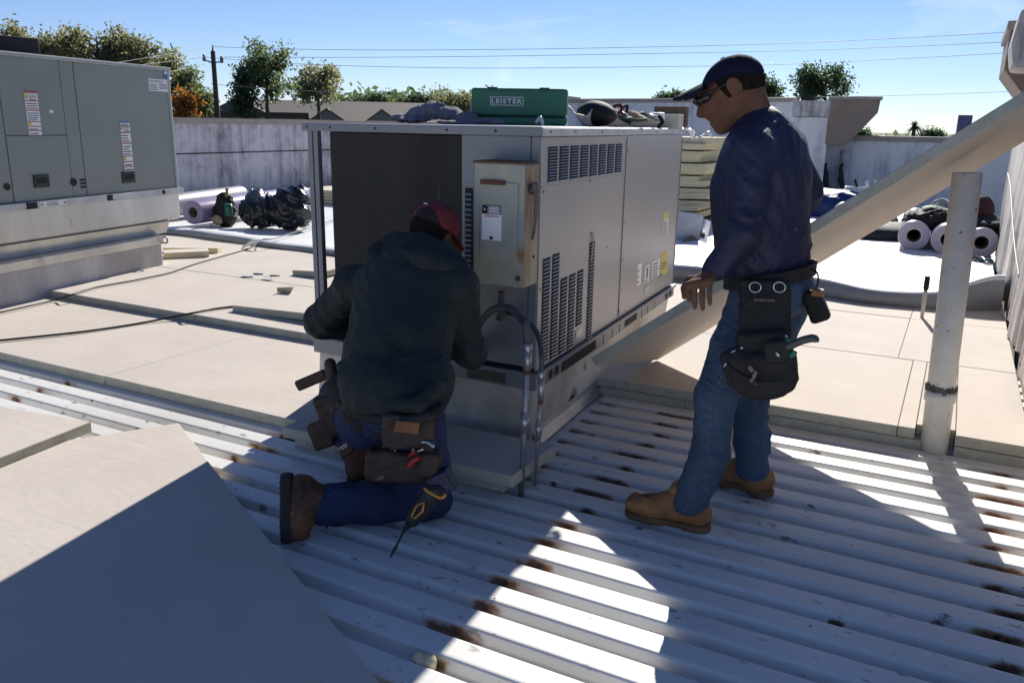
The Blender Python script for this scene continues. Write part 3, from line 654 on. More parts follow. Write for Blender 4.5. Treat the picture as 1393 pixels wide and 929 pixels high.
# conduits: two steel risers with flexible whips
MCOND = M('conduit_steel', (.40, .40, .40), (.30, .295, .285), 12, .4, .6, c3=(.18, .11, .07), s3=30, t3=.67)
MFLEX = M('grey_flex', (.105, .108, .115), (.08, .083, .09), 20, .7, spec=.3)
c1b, c2b = gz(709, 668, -.0), gz(728, 661, -.0)
for nm, base, ht, r, lab_ in (('conduit_riser', c1b, .60, .0118, 'fat'), ('conduit_riser', c2b, .475, .0082, 'thin')):
    b0 = np.array([base[0], base[1], -.03]); t0 = np.array([base[0]+.012, base[1]+.006, ht])
    m = MB(); m.tube([b0, t0], r, 16); cr = m.build(nm, MCOND, unit)
    m = MB(); m.tube([t0-np.array([0, 0, .085 if r > .010 else .10]), t0-np.array([0, 0, .02])], r*1.5, 16); m.tube([t0-np.array([0, 0, .02]), t0+np.array([0, 0, .018])], r*1.75, 8); m.build('coupling', MGALV, cr)
    m = MB(); m.tube([t0-np.array([0, 0, .105 if r > .010 else .12]), t0-np.array([0, 0, .09 if r > .010 else .102])], r*1.3, 12); m.build('ring', MRUSTB, cr)
    zc = .295 if r > .010 else .245; pc = lerp(b0, t0, (zc+.03)/(ht+.03))
    m = MB(); m.tube([pc-np.array([0, 0, .045]), pc+np.array([0, 0, .045])], [r*1.35]*2, 14); m.tube([pc-np.array([0, 0, .022]), pc+np.array([0, 0, .026])], r*1.75, 10); m.build('clamp', MGALV, cr)
T1 = np.array([c1b[0]+.012, c1b[1]+.006, .61]); T2 = np.array([c2b[0]+.012, c2b[1]+.006, .485])
def ribbed(name, pts, r, mat, parent, pitch=.011):
    P = bez(pts, 30); d = np.cumsum([0]+[np.linalg.norm(P[i+1]-P[i]) for i in range(len(P)-1)]); n = int(d[-1]/pitch*2); out = []; rs = []
    for k in range(n+1):
        s = d[-1]*k/n; i = min(np.searchsorted(d, s, 'right')-1, len(P)-2); out.append(lerp(P[i], P[i+1], (s-d[i])/(d[i+1]-d[i]+1e-9))); rs.append(r*(1.0 if k % 2 else .88))
    mb = MB(); mb.tube(out, rs, 12); return mb.build(name, mat, parent)
ribbed('flexible_whip', [T1, T1+(-.02, .02, .08), at(712, 437, 2.86), at(695, 420, 2.92), at(672, 421, 2.96), at(655, 436, 2.99), at(648, 452, 3.02), at(645, 470, 3.08)], .0160, MFLEX, unit)
ribbed('flexible_whip', [T2, T2+(.0, .0, .06), at(735, 468, 2.86), at(729, 450, 2.92), at(716, 436, 2.97), at(702, 428, 3.02), at(690, 425, 3.09)], .0110, MFLEX, unit)
ribbed('flexible_whip', [UX(1.115, -.09, .445), UX(1.112, -.085, .40), UX(1.10, -.06, .34), UX(1.06, .0, .305)], .014, MFLEX, unit)
# curb the unit stands on: flashed in white membrane, slightly tapering
def CX_(x, y, z): return UX(x, y, z-.30)
cb = thing('roof_curb', 'dirty white flashed curb under the grey air conditioner', 'roof curb', (-2.2, 4.2, 0))
m = MB(); i0, i1 = .03, .075
m.hexa([CX_(-.05, i1-.02, -.035), CX_(UW-.055, i1, -.035), CX_(UW-.055, UL-.05, -.035), CX_(.02, UL-.05, -.035), CX_(.0, i0, .297), CX_(UW-.02, i0, .297), CX_(UW-.02, UL-.02, .297), CX_(.0, UL-.02, .297)])
m.build('curb_body', MCURB, cb, .012, 3)
m = MB(); m.prism([CX_(UW-.045, .09, z) if False else (CX_(UW-.055+dx, .09, z)) for dx, z in ((0, .02), (.05, -.034), (.05, .012), (.02, .055), (.0, .11))], (0, 0, 0), np.array(CX_(0, 1.15, 0))-np.array(CX_(0, 0, 0))); m.build('metal_flashing', MGALV, cb, .003)
m = MB(); m.prism([CX_(UW-.055+dx, .12, z) for dx, z in ((.052, -.03), (.085, -.03), (.085, -.005), (.052, .005))], (0, 0, 0), np.array(CX_(0, 1.2, 0))-np.array(CX_(0, 0, 0))); m.build('flashing_foot', MGALV, cb, .003)

# ================================================================ LEFT AIR CONDITIONER
MGREEN = M('grey_green_enamel', (.235, .262, .24), (.215, .24, .222), 1.1, .42, bump=.02, bscale=4)
FA = np.array([-6.498, 5.24]); FD = nrm([-6.169+6.498, 3.51-5.24]); FN = np.array([-FD[1], FD[0]])          # along the facade; out of it
if FN[0] < 0: FN = -FN
def FX(d, u, z): q = FA+FD*u+FN*d; return (q[0], q[1], z)
def fpt(x, y):                                   # facade coordinates seen at x, y
    r = ray(x, y); n = np.array([*FN, 0]); t = (n @ (np.array([*FA, 0])-CAM))/(n @ r); p = CAM+r*t; return float((p[:2]-FA) @ FD), float(p[2])
U0, U1, UD, ZB, ZT = -.315, 2.9, 1.9, .80, 1.885
lu = thing('rooftop_unit', 'grey green rooftop air conditioner with white warning labels at the left edge', 'air conditioner', FX(-.9, 1.2, .05))
def fb(name, boxes, mat, parent=lu, bevel=.003): return up(name, boxes, mat, parent, bevel, T=FX)
fb('cabinet', [(-UD, -.012, U0+.02, U1, ZB, ZT-.03)], MGREEN)
la = [fpt(80.7, 90)[0], fpt(94.7, 90)[0], fpt(1, 94)[0], fpt(9.7, 184)[1]]
us = [U0+.045, la[1]-.028, la[0]+.01, la[2]+.04]
zmid = .5*(fpt(20, 184)[1]+fpt(80, 184.6)[1])
pA = fb('access_panel', [(-.012, 0, us[0], us[1]-.008, ZB+.004, ZT-.032)], MGREEN, bevel=.004)
pB = fb('filler_strip', [(-.012, -.001, us[1], us[2]-.006, ZB+.004, ZT-.032)], MGREEN, bevel=.003)
pC = fb('access_panel', [(-.012, 0, us[2], us[3]-.008, zmid+.004, ZT-.032)], MGREEN, bevel=.004)
pD = fb('access_panel', [(-.012, .001, us[2], us[3]-.008, ZB+.004, zmid-.004)], MGREEN, bevel=.004)
pE = fb('filler_strip', [(-.012, -.001, us[3], us[3]+.12, ZB+.004, ZT-.032)], MGREEN, bevel=.003)
fb('access_panel', [(-.012, 0, us[3]+.128, U1, ZB+.004, ZT-.032)], MGREEN, bevel=.004)
pP = fb('corner_post', [(-.03, .006, U0, us[0]-.006, ZB, ZT-.01)], M('pale_green_post', (.36, .38, .36), None, 3, .45), bevel=.012)
fb('lid', [(-UD-.02, .018, U0-.012, U1, ZT-.032, ZT)], M('pale_green_lid', (.34, .37, .355), None, 2, .4), bevel=.010)
m = MB(); a = far(8, 66, 7.6); m.box(a[0]-.35, a[0]+.12, a[1]-.2, a[1]+.2, ZT, ZT+.12); m.build('vent_cap', MDARK, lu, .02)
def flab(x0, y0, x1, y1, parent, base, bars):
    ua, za = fpt(x0, y0); ub, zb = fpt(x1, y1); u0, u1 = sorted((ua, ub)); z0, z1 = sorted((za, zb))
    T = lambda d, u, z: FX(d, u1-(u-u0), z)
    return lab('warning_label', parent, T, .0022, u0, u1, z0, z1, base, bars)
wb = lambda: [(0, 1, .955, 1, 2), (0, 1, .77, .795, 2), (0, 1, .555, .58, 2), (0, 1, .30, .32, 2), (0, 1, .19, .21, 2), (0, 1, .09, .11, 2), (.03, .27, .83, .945, 3), (.03, .27, .22, .30, 3), (.12, .18, .85, .92, 1), (.12, .18, .235, .28, 1)]+[b for z0, z1 in ((.60, .76), (.34, .54), (.12, .18), (.02, .08)) for b in lines(max(1, int((z1-z0)*24)), z0, z1, .06, .95)]+lines(4, .80, .94, .32, .96)
flab(31.5, 124, 57, 184, pC, MWHITE, wb())
flab(162.5, 165.5, 182, 233, pA, MWHITE, [(0, 1, .975, 1, 4), (0, 1, .90, .915, 4)]+lines(3, .92, .97)+wb()[1:])
flab(201, 107, 229, 125.5, pA, MWHITE, lines(2, .72, .92, .03, .8)+lines(3, .1, .65, .03, .45)+lines(4, .2, .7, .52, .98)+[(.93, .97, .75, .88, 2)])
flab(221.5, 95.5, 228, 107, pA, MBLUE, [(0, 1, 0, .45, 4), (.2, .8, .5, .8, 5)])
flab(66.5, 150, 72.5, 154, pC, MWHITE, [])
def handle(x0, y0, x1, y1, parent):
    ua, za = fpt(x0, y0); ub, zb = fpt(x1, y1); u0, u1 = sorted((ua, ub)); z0, z1 = sorted((za, zb))
    h = fb('handle', [(.0, .014, u0, u1, z0, z1)], M('handle_black', (.022, .022, .024), None, 9, .45), parent, .006)
    fb('grip_recess', [(.0135, .0148, u0+.025, u1-.02, z0+.03, z1-.02)], MDARK, h, 0)
handle(44, 238.5, 67, 254.5, pD); handle(165, 234, 183.5, 248.5, pA)
for x, y, r, p in ((99.6, 248, .031, pB), (9.2, 254.5, .026, pE)):
    u, z = fpt(x, y); m = MB(); m.tube([FX(0, u, z), FX(.008, u, z)], r, 16); m.build('plug', MDARK, p)
u, z = fpt(113, 249)
fb('slot_vents', [(.0, .002, u-.03, u+.03, z+d, z+d+.016) for d in (-.04, -.012, .016)], MDARK, pA, 0)
rl = fb('base_rail', [(-UD, .028, U0-.03, U1, .745, ZB)], MGALV, bevel=.004)
for px in (38, 148):
    u, _ = fpt(px, 268); fb('fork_slot', [(.026, .0295, u-.05, u+.05, .748, .797)], MDARK, rl, 0)
for px in (212, 219):
    u, _ = fpt(px, 258); m = MB(); m.tube([FX(.0285, u, .773), FX(.031, u, .773)], .020, 14); m.build('rail_hole', MDARK if px == 219 else MGALV, rl)
u0, z0 = fpt(50, 274); u1, z1 = fpt(85, 266); T = lambda d, u, z: FX(d, -u, z)
lab('rail_label', rl, lambda d, u, z: FX(d, (u0+u1)-u, z), .0285, min(u0, u1), max(u0, u1), .752, .793, MWHITE, [(.03, .1, .3, .7, 1), (.9, .97, .3, .7, 1)]+lines(4, .15, .95, .25, .8))
fb('rail_plate', [(.028, .030, fpt(146, 0)[0] if False else u1-.75, u1-.5, .752, .795)], M('plate_white', (.66, .66, .67), None, 5, .4), rl, .001)
# adaptor and curb
MADAPT = M('weathered_galvanised', (.60, .59, .56), (.45, .45, .43), 3, .30, .7, stretch=(1, 1, .35), c3=(.30, .27, .22), s3=7, t3=.67, bump=.04, bscale=5)
ca = thing('roof_curb', 'weathered galvanised adaptor curb under the grey green air conditioner', 'roof curb', FX(-.8, 1.2, .05))
m = MB(); p = [(-1.6, .50), (-.02, .50), (.0, .52), (.012, .744), (-1.6, .744)]
m.prism([FX(d, U0+.02, z) for d, z in p], (0, 0, 0), np.array([*FD, 0])*3.2); m.build('adaptor_skirt', MADAPT, ca, .003)
m = MB(); p = [(-1.6, .385), (-.055, .385), (-.004, .498), (-1.6, .498)]
m.prism([FX(d, U0+.16, z) for d, z in p], (0, 0, 0), np.array([*FD, 0])*3.05); m.build('adaptor_slope', MADAPT, ca, .002)
m = MB(); p = [(-1.6, .30), (.012, .30), (.018, .37), (-.05, .383), (-1.6, .383)]
m.prism([FX(d, -.03, z) for d, z in p], (0, 0, 0), np.array([*FD, 0])*2.9); m.build('curb_cap', MADAPT, ca, .003)
m = MB(); m.box(-1.6, .0, -.01, 2.9, .03, .299, T=FX); m.build('curb_body', M('stained_flashing', (.60, .58, .55), (.36, .33, .30), 2.2, .6, stretch=(1, 1, .3), bump=.1, bscale=6), ca, .01)
m = MB(); q = np.array(FX(.0, -.03, .335)); m.tube([q+np.array([.035*math.cos(a), -.0, .03*math.sin(a)])+np.array([.03, 0, 0]) for a in np.linspace(0, 2*math.pi, 15)], .008, 6, cap=False); m.build('lifting_lug', MSTEELD, ca)

# ================================================================ LOOSE BOARDS
A3_ = lambda *v: np.array(v, float)
def loose(name, q, th, label, cat='insulation board', group=None, up_=(0, 0, 1), mats=None):
    c = np.mean(np.array(q), 0); m = MB(); m.slab(q, th, up_); o = m.build(name, mats or [MBOARD, MFOAM], None, .003, 1)
    n = np.cross(np.array(q[1])-q[0], np.array(q[3])-q[0]); n = nrm(n)
    for p in o.data.polygons: p.material_index = 0 if abs(np.dot(n, p.normal)) > .7 else 1
    return tag(o, label, cat, group)
# full sheet leaning from the curb over the vent pipe
F_ = np.array([-1.434, 4.546, .102]); V_ = nrm([.779, .19, .593]); N_ = gz(790, 509, .335); N_ = np.array([-1.412, 3.36, .325])
W_ = N_-F_; W_ -= V_*(W_ @ V_); wl_ = np.linalg.norm(W_); nn = np.cross(V_, W_); nn = nn/np.linalg.norm(nn); nn = nn if nn[2] > 0 else -nn
q = [F_, F_+V_*2.44, F_+V_*2.44+W_, F_+W_]
loose('insulation_board', [np.array(p)+nn*.045 for p in q], .045, 'large sheet leaning from the air conditioner curb up over the white vent pipe')
# near left sheets
a, b_ = gz(243, 575, .075), gz(517, 929, .055); d = nrm(b_-a); e = np.array([d[1], -d[0], 0]); e = e if e[0] < 0 else -e; e = nrm(e+np.array([0, 0, .02]))
loose('insulation_board', [a, a+d*2.44, a+d*2.44+e*1.22, a+e*1.22], .048, 'big sheet lying in the left foreground, half lit and half in shadow')
a = gz(124, 573, .125); b_ = gz(0, 622, .13); d = nrm(b_-a); e = np.array([-d[1], d[0], 0]); e = e if e[0] < 0 else -e
loose('insulation_board', [a, a+d*1.22, a+d*1.22+e*1.6, a+e*1.6], .05, 'smaller sheet poking in at the left edge, behind the big foreground sheet')
a, b_, c_ = gz(697, 648, .101), gz(751, 609, .101), gz(604, 628, .101); d = nrm(c_-a); e = b_-a
loose('insulation_board', [a+d*1.12+e*.12-A3_(0, 0, .051), a+d*.06+e*.12-A3_(0, 0, .051), a+d*.06+e*1.10-A3_(0, 0, .051), a+d*1.12+e*1.10-A3_(0, 0, .051)], .0495, 'lower board hidden in shadow under the narrow one below the switch box')
loose('insulation_board', [a+d*1.15, a, a+e*1.12, a+e*1.12+d*1.15], .05, 'narrow shaded board lying in front of the curb below the switch box')
# offcuts
def off(px, py, z, L, W, th, ang, label, tilt=0.0, mats=None, name='board_offcut'):
    c = gz(px, py, z+th); ca_, sa = math.cos(ang), math.sin(ang); ex = np.array([ca_, sa, tilt]); ey = np.array([-sa, ca_, 0])
    return loose(name, [c-ex*L/2-ey*W/2, c+ex*L/2-ey*W/2, c+ex*L/2+ey*W/2, c-ex*L/2+ey*W/2], th, label, 'board offcut', mats=mats)
off(398, 413, .104, .72, .46, .05, .02, 'pale offcut lying left of the grey corner post, nearest of the two there', .03)
off(430, 366, .104, .34, .24, .05, .05, 'thin tilted offcut just behind the grey corner post', .05)
off(253, 341, .104, .42, .22, .055, .9, 'cream offcut beside the end of the left curb', mats=[MBOARD, MCREAM])
off(262, 336, .104, .55, .16, .05, .55, 'longer cream offcut behind the first, beside the left curb', mats=[MBOARD, MCREAM])
m = MB()
for px, py in ((375, 390), (388, 398)):
    pass
a = gz(377, 398, .104); m.add([a, a+(.10, .05, .0), a+(.13, .05, .05), a+(.02, -.02, .045), a+(.03, .07, .0), a+(.06, .07, .05)], [(0, 1, 2, 3), (0, 4, 5, 3), (1, 4, 5, 2), (3, 2, 5), (0, 1, 4)])
tag(m.build('board_chip', MFOAM), 'little triangular chip standing on the pale boards left of the grey post', 'foam chip')
for i, (px, py) in enumerate(((338, 376), (353, 372), (376, 374), (364, 380))):
    a = gz(px, py, .104); m = MB(); nseg = 9
    m.add([a+np.array([.075*math.cos(k*2*math.pi/nseg)*random.uniform(.6, 1), .05*math.sin(k*2*math.pi/nseg)*random.uniform(.6, 1), .004+random.uniform(0, .02)]) for k in range(nseg)]+[a+(0, 0, .012)], [(k, (k+1) % nseg, nseg) for k in range(nseg)], 0, False)
    tag(m.build('plastic_scrap', M('clear_scrap', (.75, .78, .82), None, 8, .2)) , ('leftmost of four shiny plastic scraps on the sunlit boards', 'farthest of four shiny plastic scraps on the sunlit boards', 'rightmost of four shiny plastic scraps on the sunlit boards', 'nearest of four shiny plastic scraps on the sunlit boards')[i], 'scrap', 'plastic scraps on the sunlit boards')
# cables
MCABLE = M('black_rubber', (.012, .012, .012), None, 30, .55)
pts = [gz(-20, 465, .062), gz(60, 457, .061), gz(130, 449, .061), gz(200, 438, .061), gz(245, 429, .085), gz(262, 426, .112), gz(300, 419, .112), gz(350, 415, .112), gz(385, 417, .14)]
m = MB(); m.tube(bez(pts, 12), .0075, 6); tag(m.build('power_cable', MCABLE), 'black cable running from the left edge across the pale boards to the corner post', 'cable')
pts = [gz(0, 425, .066), gz(40, 416, .066), gz(75, 408, .066), gz(97, 401, .112), gz(130, 391, .112), gz(185, 381, .112), gz(230, 371, .112), gz(262, 360, .112), gz(300, 349, .112), gz(335, 339, .112), gz(352, 331, .13), gz(358, 326, .20), gz(375, 324, .20), gz(420, 310, .16), gz(445, 302, .15), gz(480, 290, .15)]
m = MB(); m.tube(bez(pts, 10), .0065, 6); tag(m.build('power_cable', MCABLE), 'thin dark cable from under the left curb over to the membrane by the black bag', 'cable')
a = gz(330, 337, .112); b_ = gz(356, 327, .20); m = MB(); m.tube([a, lerp(a, b_, .5)+(0, 0, .02), b_], [.012, .02, .012], 8); tag(m.build('tape_scrap', MWHITE), 'white taped joint of the thin cable at the membrane edge', 'tape')
pts = [gz(905, 362, .12), gz(930, 357, .12), gz(960, 353, .12), gz(990, 352, .12), gz(1040, 350, .12)]
m = MB(); m.tube(bez(pts, 8), .006, 6); tag(m.build('power_cable', MCABLE), 'thin cable lying on the bright membrane behind the standing worker', 'cable')
# awl standing in the boards
a = gz(1254, 432, .10); b_ = at(1262, 376, a[1]); t = thing('hand_tool', 'small tool with a black grip stuck upright in the boards left of the vent pipe', 'tool', a)
m = MB(); m.tube([a, lerp(a, b_, .35), lerp(a, b_, .62), lerp(a, b_, .66)], [.012, .014, .017, .010], 8); m.build('shaft', M('pale_plastic', (.55, .52, .47), None, 20, .5), t)
m = MB(); m.tube([lerp(a, b_, .64), lerp(a, b_, .72), b_], [.010, .019, .018], 8); m.build('grip', MDARK, t)
# foam lump lying in the flute at the bottom
s = SDF(gz(578, 903, 0)-.06, gz(578, 903, 0)+.06, .004); c = gz(577, 902, -.012); s.ell(c, (.034, .022, .02)).ell(c+(.02, .004, .012), (.018, .016, .014)).ell(c+(-.018, 0, .012), (.014, .014, .012)); s.folds(.005, 90, 2)
tag(s.mesh('foam_lump', MCREAM), 'crumbly pale foam lump in a flute at the bottom of the picture', 'foam lump')

# ================================================================ PEOPLE
MSKIN = M('skin', (.150, .076, .048), (.120, .058, .036), 14, .75, spec=.15, bump=.12, bscale=90)
MSHIRT = M('navy_shirt', (.0100, .0128, .045), (.0072, .0092, .032), 5, .62, spec=.45, wr=.27, wscale=4.5, wst=(1, 1, .7), bump=.2, bscale=60, c3=(.55, .55, .6), s3=75, t3=.728)
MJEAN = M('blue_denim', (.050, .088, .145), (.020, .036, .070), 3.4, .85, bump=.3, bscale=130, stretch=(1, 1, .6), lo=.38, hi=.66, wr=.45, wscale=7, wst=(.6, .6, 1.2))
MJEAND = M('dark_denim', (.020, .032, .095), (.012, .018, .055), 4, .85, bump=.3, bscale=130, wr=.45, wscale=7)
MHOOD = M('dark_hoodie', (.021, .028, .028), (.0155, .021, .021), 4, .72, spec=.32, wr=.24, wscale=4.5, bump=.3, bscale=70)
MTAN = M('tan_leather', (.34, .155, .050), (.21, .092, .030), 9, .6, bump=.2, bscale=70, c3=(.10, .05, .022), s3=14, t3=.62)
MSOLE = M('boot_sole', (.20, .10, .045), (.11, .06, .03), 18, .8)
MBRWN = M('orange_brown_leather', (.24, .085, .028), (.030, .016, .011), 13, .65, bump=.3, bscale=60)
MDSOLE = M('dark_rubber', (.028, .022, .018), (.05, .035, .025), 40, .85)
MNAVY = M('navy_cap', (.010, .013, .032), (.008, .010, .024), 20, .9, spec=.15, bump=.15, bscale=150)
MHAIR = M('black_hair', (.010, .008, .007), (.018, .014, .011), 60, .9, spec=.08, bump=.3, bscale=160)
MGLASS = M('black_lens', (.006, .006, .007), None, 9, .12)
MNYLON = M('black_nylon', (.0085, .008, .008), (.014, .0125, .012), 7, .75, bump=.3, bscale=90, c3=(.20, .17, .14), s3=22, t3=.728)
MLEATH = M('brown_leather', (.060, .026, .015), (.034, .016, .010), 8, .6, bump=.3, bscale=50)
MREDCAP = M('red_cap', (.165, .016, .023), (.12, .012, .018), 20, .75, bump=.15, bscale=120)
MORANGE = M('orange_plastic', (.60, .27, .04), None, 9, .4); MYELL = M('yellow_plastic', (.62, .42, .04), None, 9, .4)
MREDP = M('red_plastic', (.45, .03, .025), None, 9, .4); MCHROME = M('steel_tool', (.5, .5, .5), (.35, .35, .35), 30, .25, .9)
MGREENP = M('green_plastic', (.015, .16, .085), (.012, .13, .07), 9, .4); MGREYP = M('grey_plastic', (.06, .065, .07), None, 9, .45)
A3 = lambda *v: np.array(v, float)
def head_frame(f, roll=0.0):
    f = nrm(f); l = nrm(np.cross([0, 0, 1], f)); u = np.cross(f, l)
    c, s_ = math.cos(roll), math.sin(roll); return f, l*c+u*s_, u*c-l*s_
def add_head(S, c, fr):
    f, l, u = fr; L = lambda a, b, d: c+f*(a*1.16 if a > 0 else a)+l*b+u*d; R = [f, l, u]
    S.ell(L(-.004, 0, .012), (.093, .075, .080), R, .02)
    S.ell(L(.030, 0, -.040), (.070, .061, .078), R, .03); S.ell(L(.074, 0, -.066), (.030, .034, .032), R, .03)
    for s_ in (-1, 1):
        S.cone(L(-.015, .052*s_, -.048), L(.062, .018*s_, -.104), .020, .018, .03)
        S.ell(L(.062, .040*s_, -.022), (.030, .026, .024), R, .025)
        S.ell(L(.096, .034*s_, .004), (.014, .016, .011), R, .012)
        S.ell(L(.108, .013*s_, -.036), (.012, .008, .008), R, .012)
        S.ell(L(-.012, .080*s_, -.004), (.024, .010, .032), [nrm(f-.25*u), l, nrm(u+.25*f)], .006)
        S.ell(L(-.004, .092*s_, .002), (.012, .008, .017), R, .005, 's')
        S.ell(L(-.006, .085*s_, -.028), (.010, .007, .010), R, .006)
    S.cone(L(.078, -.010, -.103), L(.078, .010, -.103), .019, .019, .02)
    S.cone(L(.086, 0, .016), L(.117, 0, -.028), .0105, .0125, .014); S.ell(L(.088, 0, -.014), (.024, .020, .034), R, .02); S.cone(L(.082, -.030, -.028), L(.082, .030, -.028), .020, .020, .03)
    S.cone(L(.084, -.036, .024), L(.084, .036, .024), .013, .013, .02)
    S.cone(L(.094, -.021, -.058), L(.094, .021, -.058), .0095, .0095, .006)
    S.cone(L(.091, -.019, -.078), L(.091, .019, -.078), .0095, .0095, .006)
    S.cone(L(.101, -.026, -.0685), L(.101, .026, -.0685), .005, .005, .003, op='s')
    return L, R
def hand(S, W, knu, tips, thumb, r=.0098, bend=None):
    """palm from wrist W to four knuckles, four two-joint fingers, a thumb from the side of the palm"""
    W = np.array(W); bend = A3(0, 0, 0) if bend is None else bend
    for k in knu: S.cone(W, k, .022, .0125, .012)
    for i in range(3): S.cone(knu[i], knu[i+1], .0125, .0125, .008)
    for i, (k, t_) in enumerate(zip(knu, tips)):
        rr = r*(1, 1.05, 1, .88)[i]; m1 = lerp(k, t_, .46)+bend; m2 = lerp(k, t_, .78)+bend*.7
        S.chain([k, m1, m2, t_], [rr*1.12, rr, rr*.92, rr*.78], .004)
    S.chain(thumb, [.016, .0125, .0115, .0095], .008)
near = lambda c, r: (lambda P: np.exp(-((P-np.array(c))**2).sum(1)/r**2))

# ---------------------------------------------------------------- standing worker
man = thing('person', 'standing worker in navy sweatshirt, navy cap, blue jeans and tan boots with tool pouches', 'person', (-.62, 2.95, 0))
ear = at(994, 118, 2.835); HF = head_frame((-.885, -.085, -.455)); HC = ear-HF[1]*.076
shN, shF = A3(-.605, 2.745, 1.355), A3(-.565, 3.105, 1.365)
elN, elF = at(1012, 318, 2.685), at(1098, 262, 3.23)
wrN = at(972, 369, 2.665); wrF = A3(-.60, 3.155, 1.0)
hipN, hipF = A3(-.555, 2.855, .86), A3(-.500, 3.03, .87)
knN, caN, anN = at(974, 535, 2.78), at(966, 618, 2.775), at(938, 682, 2.765)
knF, caF, anF = at(1020, 535, 3.13), at(1023, 600, 3.17), at(1024, 652, 3.20)
B = SDF((-.97, 2.50, .04), (-.36, 3.36, 1.70), .0046)
Lh, Rh = add_head(B, HC, HF)
nb_ = A3(-.615, 2.925, 1.395)
B.cone(Lh(-.030, 0, -.055), nb_, .057, .066, .03).chain([nb_, A3(-.585, 2.925, 1.2), A3(-.535, 2.93, .92)], [.07, .09, .09])
for a, b_, c_ in ((shN, elN, wrN), (shF, elF, wrF)): B.chain([nb_, a, b_, c_], [.05, .040, .034, .026])
for a, b_, c_ in ((hipN, knN, anN), (hipF, knF, anF)): B.chain([A3(-.535, 2.93, .92), a, b_, c_], [.08, .06, .045, .035])
kn_ = [at(935.5, 389, 2.605), at(945, 387, 2.60), at(955.5, 385, 2.60), at(966, 382, 2.605)]
tp_ = [at(938, 409, 2.60), at(945.5, 418.5, 2.592), at(956, 420.5, 2.59), at(966, 414, 2.595)]
hand(B, wrN, kn_, tp_, [lerp(wrN, kn_[0], .45), at(937, 381, 2.64), at(931, 392, 2.635), at(931, 404, 2.63)], .0092, bend=A3(0, -.007, .001))
fk = [wrF+A3(-.055-.004*i, -.03+.006*i, -.035-.018*i) for i in range(4)]
hand(B, wrF, fk, [k+A3(-.035, -.035, -.045) for k in fk], [wrF+A3(-.02, 0, -.02), wrF+A3(.01, -.02, -.05), wrF+A3(.0, -.03, -.075), wrF+A3(-.01, -.035, -.09)])
body = B.mesh('body', MSKIN, man, iters=1)
# hair, cap, glasses
H = SDF(HC-.17, HC+.17, .005); f, l, u = HF
H.ell(Lh(-.008, 0, .006), (.0985, .0800, .086), Rh); H.cut(Lh(.028, 0, 0), f*.9-u*.25); H.cut(Lh(-.03, 0, -.066), -u-f*.05)
for s_ in (-1, 1): H.ell(Lh(-.010, .082*s_, -.010), (.026, .016, .034), Rh, .004, 's')
H.mesh('hair', MHAIR, man)
K = SDF(HC-.26, HC+.26, .0045)
K.ell(Lh(-.002, 0, .014), (.106, .0865, .089), Rh); K.ell(Lh(-.002, 0, .008), (.098, .0795, .082), Rh, .004, 's'); K.cut2(Lh(.0, 0, .038), nrm(-u+.45*f), Lh(0, 0, .040), -u)
K2 = SDF(HC-.26, HC+.26, .0045)
for k in range(9):                                # curved peak
    b_ = -.078+.0195*k; w_ = math.sqrt(max(.02, 1-(b_/.088)**2)); z = .050-3.0*b_*b_
    K2.cone(Lh(.066, b_, z+.002), Lh(.080+.088*w_, b_*.92, z+.006*w_), .009, .0065, .016)
K2.cut(Lh(.070, 0, 0), -f)
K.folds(.002, 40, 3, u)
MS = SDF(HC-.16, HC+.16, .004)             # thin moustache
MS.cone(Lh(.098, -.016, -.052), Lh(.098, .016, -.052), .0075, .0075, .006)
MS.mesh('moustache', MHAIR, man)
cap = K.mesh('cap', MNAVY, man, iters=1); K2.mesh('peak', MNAVY, cap, iters=2)
m = MB(); bt = Lh(-.002, 0, .1015); m.tube([bt, bt+u*.004], .008, 10); m.build('button', MNAVY, cap)
m = MB(); m.tube(bez([Lh(.089, 0, .042), Lh(.062, .066, .041), Lh(-.01, .0875, .032), Lh(-.078, .060, .004), Lh(-.108, 0, -.008), Lh(-.078, -.060, .004), Lh(-.01, -.0875, .032), Lh(.062, -.066, .041), Lh(.089, 0, .042)], 8), .0028, 5); m.build('seam', MNAVY, cap)
G = SDF(HC-.16, HC+.16, .004)
for s_ in (-1, 1):
    G.ell(Lh(.104, .034*s_, .006), (.010, .031, .019), [nrm(f+l*.35*s_), nrm(l-f*.35*s_), u], .006)
for s_ in (-1, 1): G.ell(Lh(.080, .061*s_, .006), (.024, .008, .016), [nrm(f-l*.45*s_), nrm(l+f*.45*s_), u], .008)
G.cone(Lh(.116, -.02, .014), Lh(.116, .02, .014), .006, .006, .006)
gl = G.mesh('sunglasses', MGLASS, man)
for s_ in (-1, 1):
    m = MB(); m.tube([Lh(.096, .070*s_, .014), Lh(.045, .078*s_, .012), Lh(-.010, .0805*s_, .014), Lh(-.030, .079*s_, .002)], [.006, .0045, .004, .003], 6); m.build('temple_arm', MGLASS, gl)
